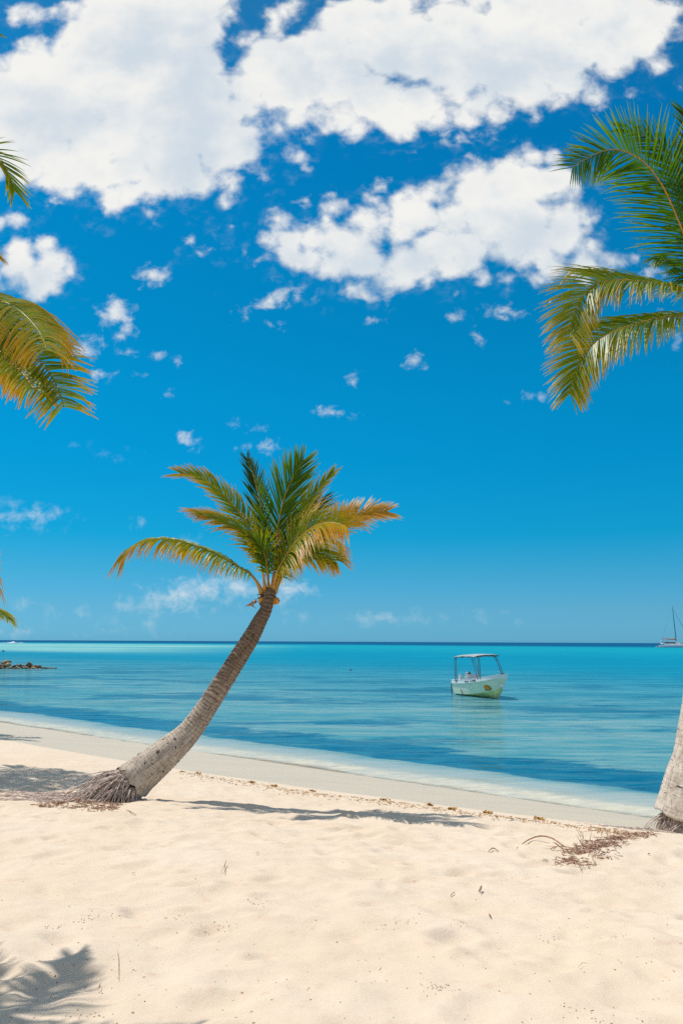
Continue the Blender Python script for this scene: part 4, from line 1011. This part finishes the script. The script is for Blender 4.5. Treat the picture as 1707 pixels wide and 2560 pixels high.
mb.add(V, [(0, 1, 2, 3), (7, 6, 5, 4), (0, 3, 7, 4), (1, 5, 6, 2), (3, 2, 6, 7)]); cab = mb.build('cabin', M_HULLW, cat, False)
mb = MB(); mb.box(K(1672, 3.9, -3.02), (26 * sc_, 0.3, 0.9)); mb.build('cabin_window', M_GLASS, cab, False)
mb = MB(); mb.box(K(1662, 5.9, 0), (18 * sc_, 5, 0.25)); mb.tube([K(1655, 3, -2.4), K(1655, 5.9, -2.4)], .12, 5); mb.tube([K(1668, 5, -2.4), K(1668, 5.9, -2.4)], .12, 5); mb.build('bimini', M_HULLW, cat, False)
mb = MB(); mb.tube([K(1690, 2.6), K(1689, 12), K(1687, 24), K(1685, 36.5)], [0.45, 0.42, 0.36, 0.28], 8); mb.build('mast', M_MAST, cat)
mb = MB(); mb.tube([K(1689, 7.2, -.2), K(1678, 6.9, -.2), K(1666, 7.4, -.2), K(1654, 7.6, -.2)], [0.75, 0.6, 0.5, 0.3], 8); mb.build('boom', M_SAIL, cat)
mb = MB(); mb.tube([K(1685.5, 34), K(1728, 3)], 0.16, 5); mb.build('forestay', M_MAST, cat)
mb = MB(); mb.tube([K(1685, 36), K(1652, 3)], 0.05, 4); mb.build('backstay', M_MAST, cat)
# outboard on the far shore side: small dark floats and a line of breaking surf
def buoy(px, py, r, label):
    w_ = Wt(px, py); mb = MB()
    prof = [(0.0, -0.4), (0.7, -0.35), (1.0, 0.0), (0.92, 0.35), (0.55, 0.7), (0.22, 0.85), (0.2, 1.15), (0.0, 1.2)]; n = 14
    V = [w_ + Vector((a * r * math.cos(2 * math.pi * k / n), a * r * math.sin(2 * math.pi * k / n), z * r)) for a, z in prof for k in range(n)]
    F = [(i * n + k, i * n + (k + 1) % n, (i + 1) * n + (k + 1) % n, (i + 1) * n + k) for i in range(len(prof) - 1) for k in range(n)]
    mb.add(V, F); return tag(mb.build('buoy', M_BLACK, None), label, 'buoy')
buoy(876, 1676, 0.16, 'small dark buoy afloat between the leaning palm and the boat')
buoy(9, 1629, 0.45, 'tiny dark buoy on the pale flats beyond the breakwater')
M_SURF = simple('surf_foam', (0.80, 0.83, 0.84), 0.8, 0.2, 0.08, 0.3)
mb = MB(); rnd = random.Random(3)
for i in range(60):
    u = rnd.uniform(14, 52); w_ = Wt(u, 1607.5); hgt = 0.4 + 2.2 * math.exp(-((u - 34) / 4) ** 2) * rnd.random() + 0.5 * math.exp(-((u - 27) / 2) ** 2)
    V = []; n = 6; L_ = rnd.uniform(3, 9)
    mb.tube([w_ + Vector((-L_, rnd.uniform(-3, 3), -.2)), w_ + Vector((0, 0, hgt * .5)), w_ + Vector((L_, rnd.uniform(-3, 3), -.2))], [0.15, hgt * .6, 0.15], 6)
o = mb.build('surf', M_SURF); tag(o, 'thin white line of surf breaking over the far reef', kind='stuff')

# ------------------------------------------------------------------ light and sky
SUN = Vector((-0.38, 0.24, 1.0)).normalized()
sd = bpy.data.lights.new('sun', 'SUN'); sd.energy = 4.05; sd.angle = R(0.5); sd.color = (1.0, 0.965, 0.90)
so = bpy.data.objects.new('sun', sd); COL.objects.link(so); so.rotation_euler = SUN.to_track_quat('Z', 'Y').to_euler(); so.location = (-20, 10, 40)
world = bpy.data.worlds.new('World'); scene.world = world; world.use_nodes = True
wt = world.node_tree; wt.nodes.clear(); t = NT(wt)
wo = t.node('ShaderNodeOutputWorld'); bg = t.node('ShaderNodeBackground'); bg.inputs['Strength'].default_value = 0.1
sky = t.node('ShaderNodeTexSky', sky_type='NISHITA'); sky.sun_disc = False
sky.sun_elevation = math.asin(SUN.z); sky.sun_rotation = math.atan2(SUN.x, SUN.y)
sky.air_density = 1.0; sky.dust_density = 0.3; sky.ozone_density = 1.5
tc_ = t.node('ShaderNodeTexCoord').outputs['Generated']
sp_ = t.node('ShaderNodeSeparateXYZ'); t.l.new(tc_, sp_.inputs[0])
yy = t.math('MAXIMUM', sp_.outputs[1], 0.02)
ga = t.math('DIVIDE', sp_.outputs[0], yy); gb = t.math('DIVIDE', sp_.outputs[2], yy)
cb = t.node('ShaderNodeCombineXYZ'); t.put(cb.inputs[0], ga); t.put(cb.inputs[1], gb); Q = cb.outputs[0]
def qpt(dx, dy):                                                         # sky bearing (slope coordinates) of a point in the photo, given in 1568-wide pixels
    d = ray(dx * 1.0887, dy * 1.0887); return d.x / d.y, d.z / d.y
U1 = 1.0887 / FPX * 1.03
def blobs(lst, soft):
    acc = None
    for b in lst:
        x, y, rx, ry = b[:4]; rot_ = b[4] if len(b) > 4 else 0.0
        cx_, cy_ = qpt(x, y); el = 1 + cy_ * cy_ * 0.6
        rx_ = rx * U1 * math.sqrt(el); ry_ = ry * U1 * el
        if rot_:
            mp = t.node('ShaderNodeMapping', vector_type='TEXTURE'); t.l.new(Q, mp.inputs[0]); mp.inputs['Location'].default_value = (cx_, cy_, 0)
            mp.inputs['Rotation'].default_value = (0, 0, R(rot_)); mp.inputs['Scale'].default_value = (rx_, ry_, 1); v = mp.outputs[0]
        else: v = t.vmath('MULTIPLY_ADD', Q, (1 / rx_, 1 / ry_, 0), (-cx_ / rx_, -cy_ / ry_, 0))
        L_ = t.vmath('LENGTH', v); r_ = min(rx_, ry_) * 1.0
        sdist = t.math('MULTIPLY_ADD', L_, r_, -r_)
        if acc is None: acc = sdist
        else:
            nd = t.node('ShaderNodeMath', operation='SMOOTH_MIN'); t.put(nd.inputs[0], acc); t.put(nd.inputs[1], sdist); nd.inputs[2].default_value = soft; acc = nd.outputs[0]
    return acc
BIG = [(330, 130, 190, 190), (90, 240, 180, 140), (380, 300, 220, 130), (560, 345, 130, 52, 8), (250, 395, 100, 52), (90, 370, 110, 62), (440, 405, 90, 60), (720, 165, 200, 115), (850, 230, 150, 72),
       (1050, 110, 230, 125), (1230, 135, 200, 105, 10), (1440, 45, 110, 105, 25), (860, 50, 180, 70), (1180, 20, 260, 70), (1050, 235, 90, 40), (420, 30, 120, 90), (1350, 110, 130, 85),
       (1135, 455, 140, 88, 12), (1020, 560, 230, 72), (790, 555, 150, 62), (690, 600, 85, 34), (1270, 545, 100, 82), (1170, 510, 120, 85), (1190, 410, 75, 48), (920, 600, 120, 48), (965, 510, 135, 66), (1235, 440, 55, 62), (960, 222, 120, 62), (1330, 610, 46, 22),
       (30, 575, 70, 48, -15), (90, 640, 62, 55), (50, 25, 50, 36), (280, 465, 55, 24)]
SMALL = [(622, 690, 62, 20, 22), (870, 432, 26, 18), (348, 632, 30, 22), (262, 718, 40, 28), (284, 762, 26, 20), (195, 795, 31, 22), (1050, 724, 15, 12), (1152, 713, 32, 11), (950, 827, 23, 15), (777, 945, 25, 10),
         (810, 876, 12, 10), (430, 1008, 26, 18), (605, 1026, 24, 9), (568, 978, 22, 8, -15), (227, 860, 26, 10), (315, 860, 13, 9), (1376, 236, 14, 20), (1050, 315, 34, 9, -6), (480, 571, 10, 8), (440, 551, 9, 7), (350, 465, 18, 14),
         (122, 462, 14, 10), (700, 462, 12, 6), (405, 830, 6, 5), (365, 818, 7, 6), (292, 808, 10, 5), (380, 905, 7, 6), (1230, 911, 16, 4), (1100, 775, 8, 10), (855, 735, 9, 6), (620, 748, 10, 6), (1550, 785, 12, 28), (1490, 630, 24, 12), (1525, 735, 30, 16)]
LOW1 = [(435, 1362, 105, 30, 6), (530, 1350, 80, 26), (400, 1392, 88, 14), (650, 1352, 56, 22), (60, 1185, 56, 12)]
LOW = [(440, 1245, 30, 14), (60, 1185, 62, 14), (40, 1212, 50, 8), (10, 1160, 30, 16), (180, 1408, 150, 10, -10), (900, 1418, 160, 12), (320, 1200, 14, 6), (260, 1040, 18, 6), (185, 1015, 10, 4), (60, 1450, 40, 10), (260, 1450, 60, 6)]
fbm = lambda sc, det, ro, off=(0, 0, 0), dist=0.0: t.noise(t.vmath('MULTIPLY_ADD', Q, (sc, sc * 1.15, 1), off), 1.0, det, ro, dist=dist)
n1_ = fbm(13.0, 8.0, 0.50, (3, 1, 0), 0.35); n2_ = fbm(52.0, 6.0, 0.62, (7, 2, 0), 0.3)
vn = t.node('ShaderNodeTexVoronoi', voronoi_dimensions='2D', feature='SMOOTH_F1'); vn.inputs['Scale'].default_value = 30.0; vn.inputs['Smoothness'].default_value = 0.4
wn = t.node('ShaderNodeTexNoise'); wn.inputs['Scale'].default_value = 30.0; wn.inputs['Detail'].default_value = 4; t.l.new(Q, wn.inputs['Vector'])
t.l.new(t.vmath('MULTIPLY_ADD', wn.outputs['Color'], (0.035, 0.035, 0), Q), vn.inputs['Vector']); vor = vn.outputs['Distance']
nb_ = t.math('ADD', t.math('MULTIPLY', t.math('SUBTRACT', n1_, 0.5), 0.105), t.math('MULTIPLY_ADD', t.math('SUBTRACT', n2_, 0.5), 0.030, t.math('MULTIPLY', t.math('SUBTRACT', 0.40, vor), 0.042)))
ns_ = t.math('ADD', t.math('MULTIPLY', t.math('SUBTRACT', n2_, 0.5), 0.052), t.math('MULTIPLY', t.math('SUBTRACT', n1_, 0.5), 0.02))
dB = t.math('SUBTRACT', nb_, blobs(BIG, 0.03)); dS = t.math('SUBTRACT', ns_, blobs(SMALL, 0.004)); dL = t.math('SUBTRACT', ns_, blobs(LOW, 0.01))
mB = t.remap(dB, -0.012, 0.022); mS = t.math('MULTIPLY', t.remap(dS, -0.004, 0.022), 0.85); mL = t.math('MULTIPLY', t.remap(dL, -0.004, 0.034), 0.50)
thick = t.remap(dB, 0.0, 0.11)
puff = fbm(19.0, 6.0, 0.55, (11, 4, 0)); puff2 = fbm(8.0, 4.0, 0.5, (21, 8, 0))
gap = t.remap(t.math('ADD', n2_, t.math('MULTIPLY', thick, 0.35)), 0.28, 0.44, 0.84, 1.0)       # thin spots where blue shows through
halo = t.math('MULTIPLY', t.remap(dB, -0.030, 0.006), t.remap(n2_, 0.44, 0.66, 0.0, 0.09))
mB = t.math('MAXIMUM', t.math('MULTIPLY', mB, gap), halo)
mL1 = t.math('MULTIPLY', t.remap(t.math('SUBTRACT', ns_, blobs(LOW1, 0.012)), -0.006, 0.026), 0.66)
mask = t.math('MAXIMUM', t.math('MAXIMUM', mB, mL1), t.math('MAXIMUM', mS, mL))
cl_hi = (9.0, 8.95, 8.65, 1); cl_lo = (5.6, 6.6, 7.6, 1)
SHADE = [(1190, 565, 120, 42, 6), (1290, 585, 60, 26), (450, 240, 70, 130), (420, 370, 70, 45), (330, 110, 80, 50), (620, 330, 60, 24), (900, 150, 120, 34), (1180, 160, 120, 30), (120, 270, 80, 40), (860, 600, 120, 22), (60, 650, 40, 24)]
shd = t.remap(t.math('SUBTRACT', t.math('MULTIPLY', t.math('SUBTRACT', puff, 0.5), 0.13), blobs(SHADE, 0.03)), -0.055, 0.040)
cw = t.math('MULTIPLY', t.remap(t.math('ADD', puff, t.math('MULTIPLY', t.math('SUBTRACT', puff2, 0.5), 1.0)), 0.30, 0.74), t.remap(thick, 0.05, 0.95, 0.10, 0.70))
cw = t.math('MAXIMUM', cw, t.math('MULTIPLY', shd, 0.85))
ccol = t.mix(cw, cl_hi, cl_lo)
stops = [(0.0, (0.20, 0.684, 1.40)), (0.038, (0.185, 0.615, 1.10)), (0.08, (0.105, 0.62, 0.98)), (0.122, (0.02, 0.644, 0.97)), (0.21, (0.006, 0.715, 1.03)), (0.277, (0.004, 0.763, 1.055)),
         (0.358, (0.004, 0.768, 1.05)), (0.443, (0.004, 0.784, 1.09)), (0.54, (0.006, 0.77, 1.11)), (0.64, (0.10, 0.74, 1.0)), (0.9, (0.45, 0.74, 0.82))]
grade = t.ramp(sp_.outputs[2], [(p, tuple(q / 1.5 for q in c)) for p, c in stops])
skyc = t.vmath('MULTIPLY', t.vmath('MULTIPLY', sky.outputs[0], grade), (1.5, 1.5, 1.5))
# unseen white cloud added overhead, to the sides and behind, for neutral fill light
nbk = t.noise(t.vmath('MULTIPLY_ADD', tc_, (2.6, 2.6, 3.6), (5, 1, 0)), 1.0, 7.0, 0.58)
away = t.math('MAXIMUM', t.remap(sp_.outputs[1], 0.42, 0.10), t.remap(sp_.outputs[2], 0.72, 0.80))
mK = t.math('MULTIPLY', t.math('MULTIPLY', t.remap(nbk, 0.47, 0.60), away), t.remap(sp_.outputs[2], 0.02, 0.15))
mask = t.math('MAXIMUM', t.math('MULTIPLY', mask, t.remap(sp_.outputs[1], 0.10, 0.42)), mK)
fin = t.mix(mask, skyc, ccol)
t.l.new(fin, bg.inputs[0]); t.l.new(bg.outputs[0], wo.inputs[0])
world.cycles.sampling_method = 'MANUAL'; world.cycles.sample_map_resolution = 512

# ------------------------------------------------------------------ render settings
vs = scene.view_settings; vs.view_transform = 'Standard'; vs.look = 'None'; vs.gamma = 1; vs.exposure = 0.0; vs.use_curve_mapping = False
scene.render.engine = 'CYCLES'; cy = scene.cycles
cy.max_bounces = 6; cy.diffuse_bounces = 3; cy.glossy_bounces = 3; cy.transparent_max_bounces = 12; cy.transmission_bounces = 4
cy.use_denoising = False; cy.sample_clamp_indirect = 6.0
scene.render.film_transparent = False
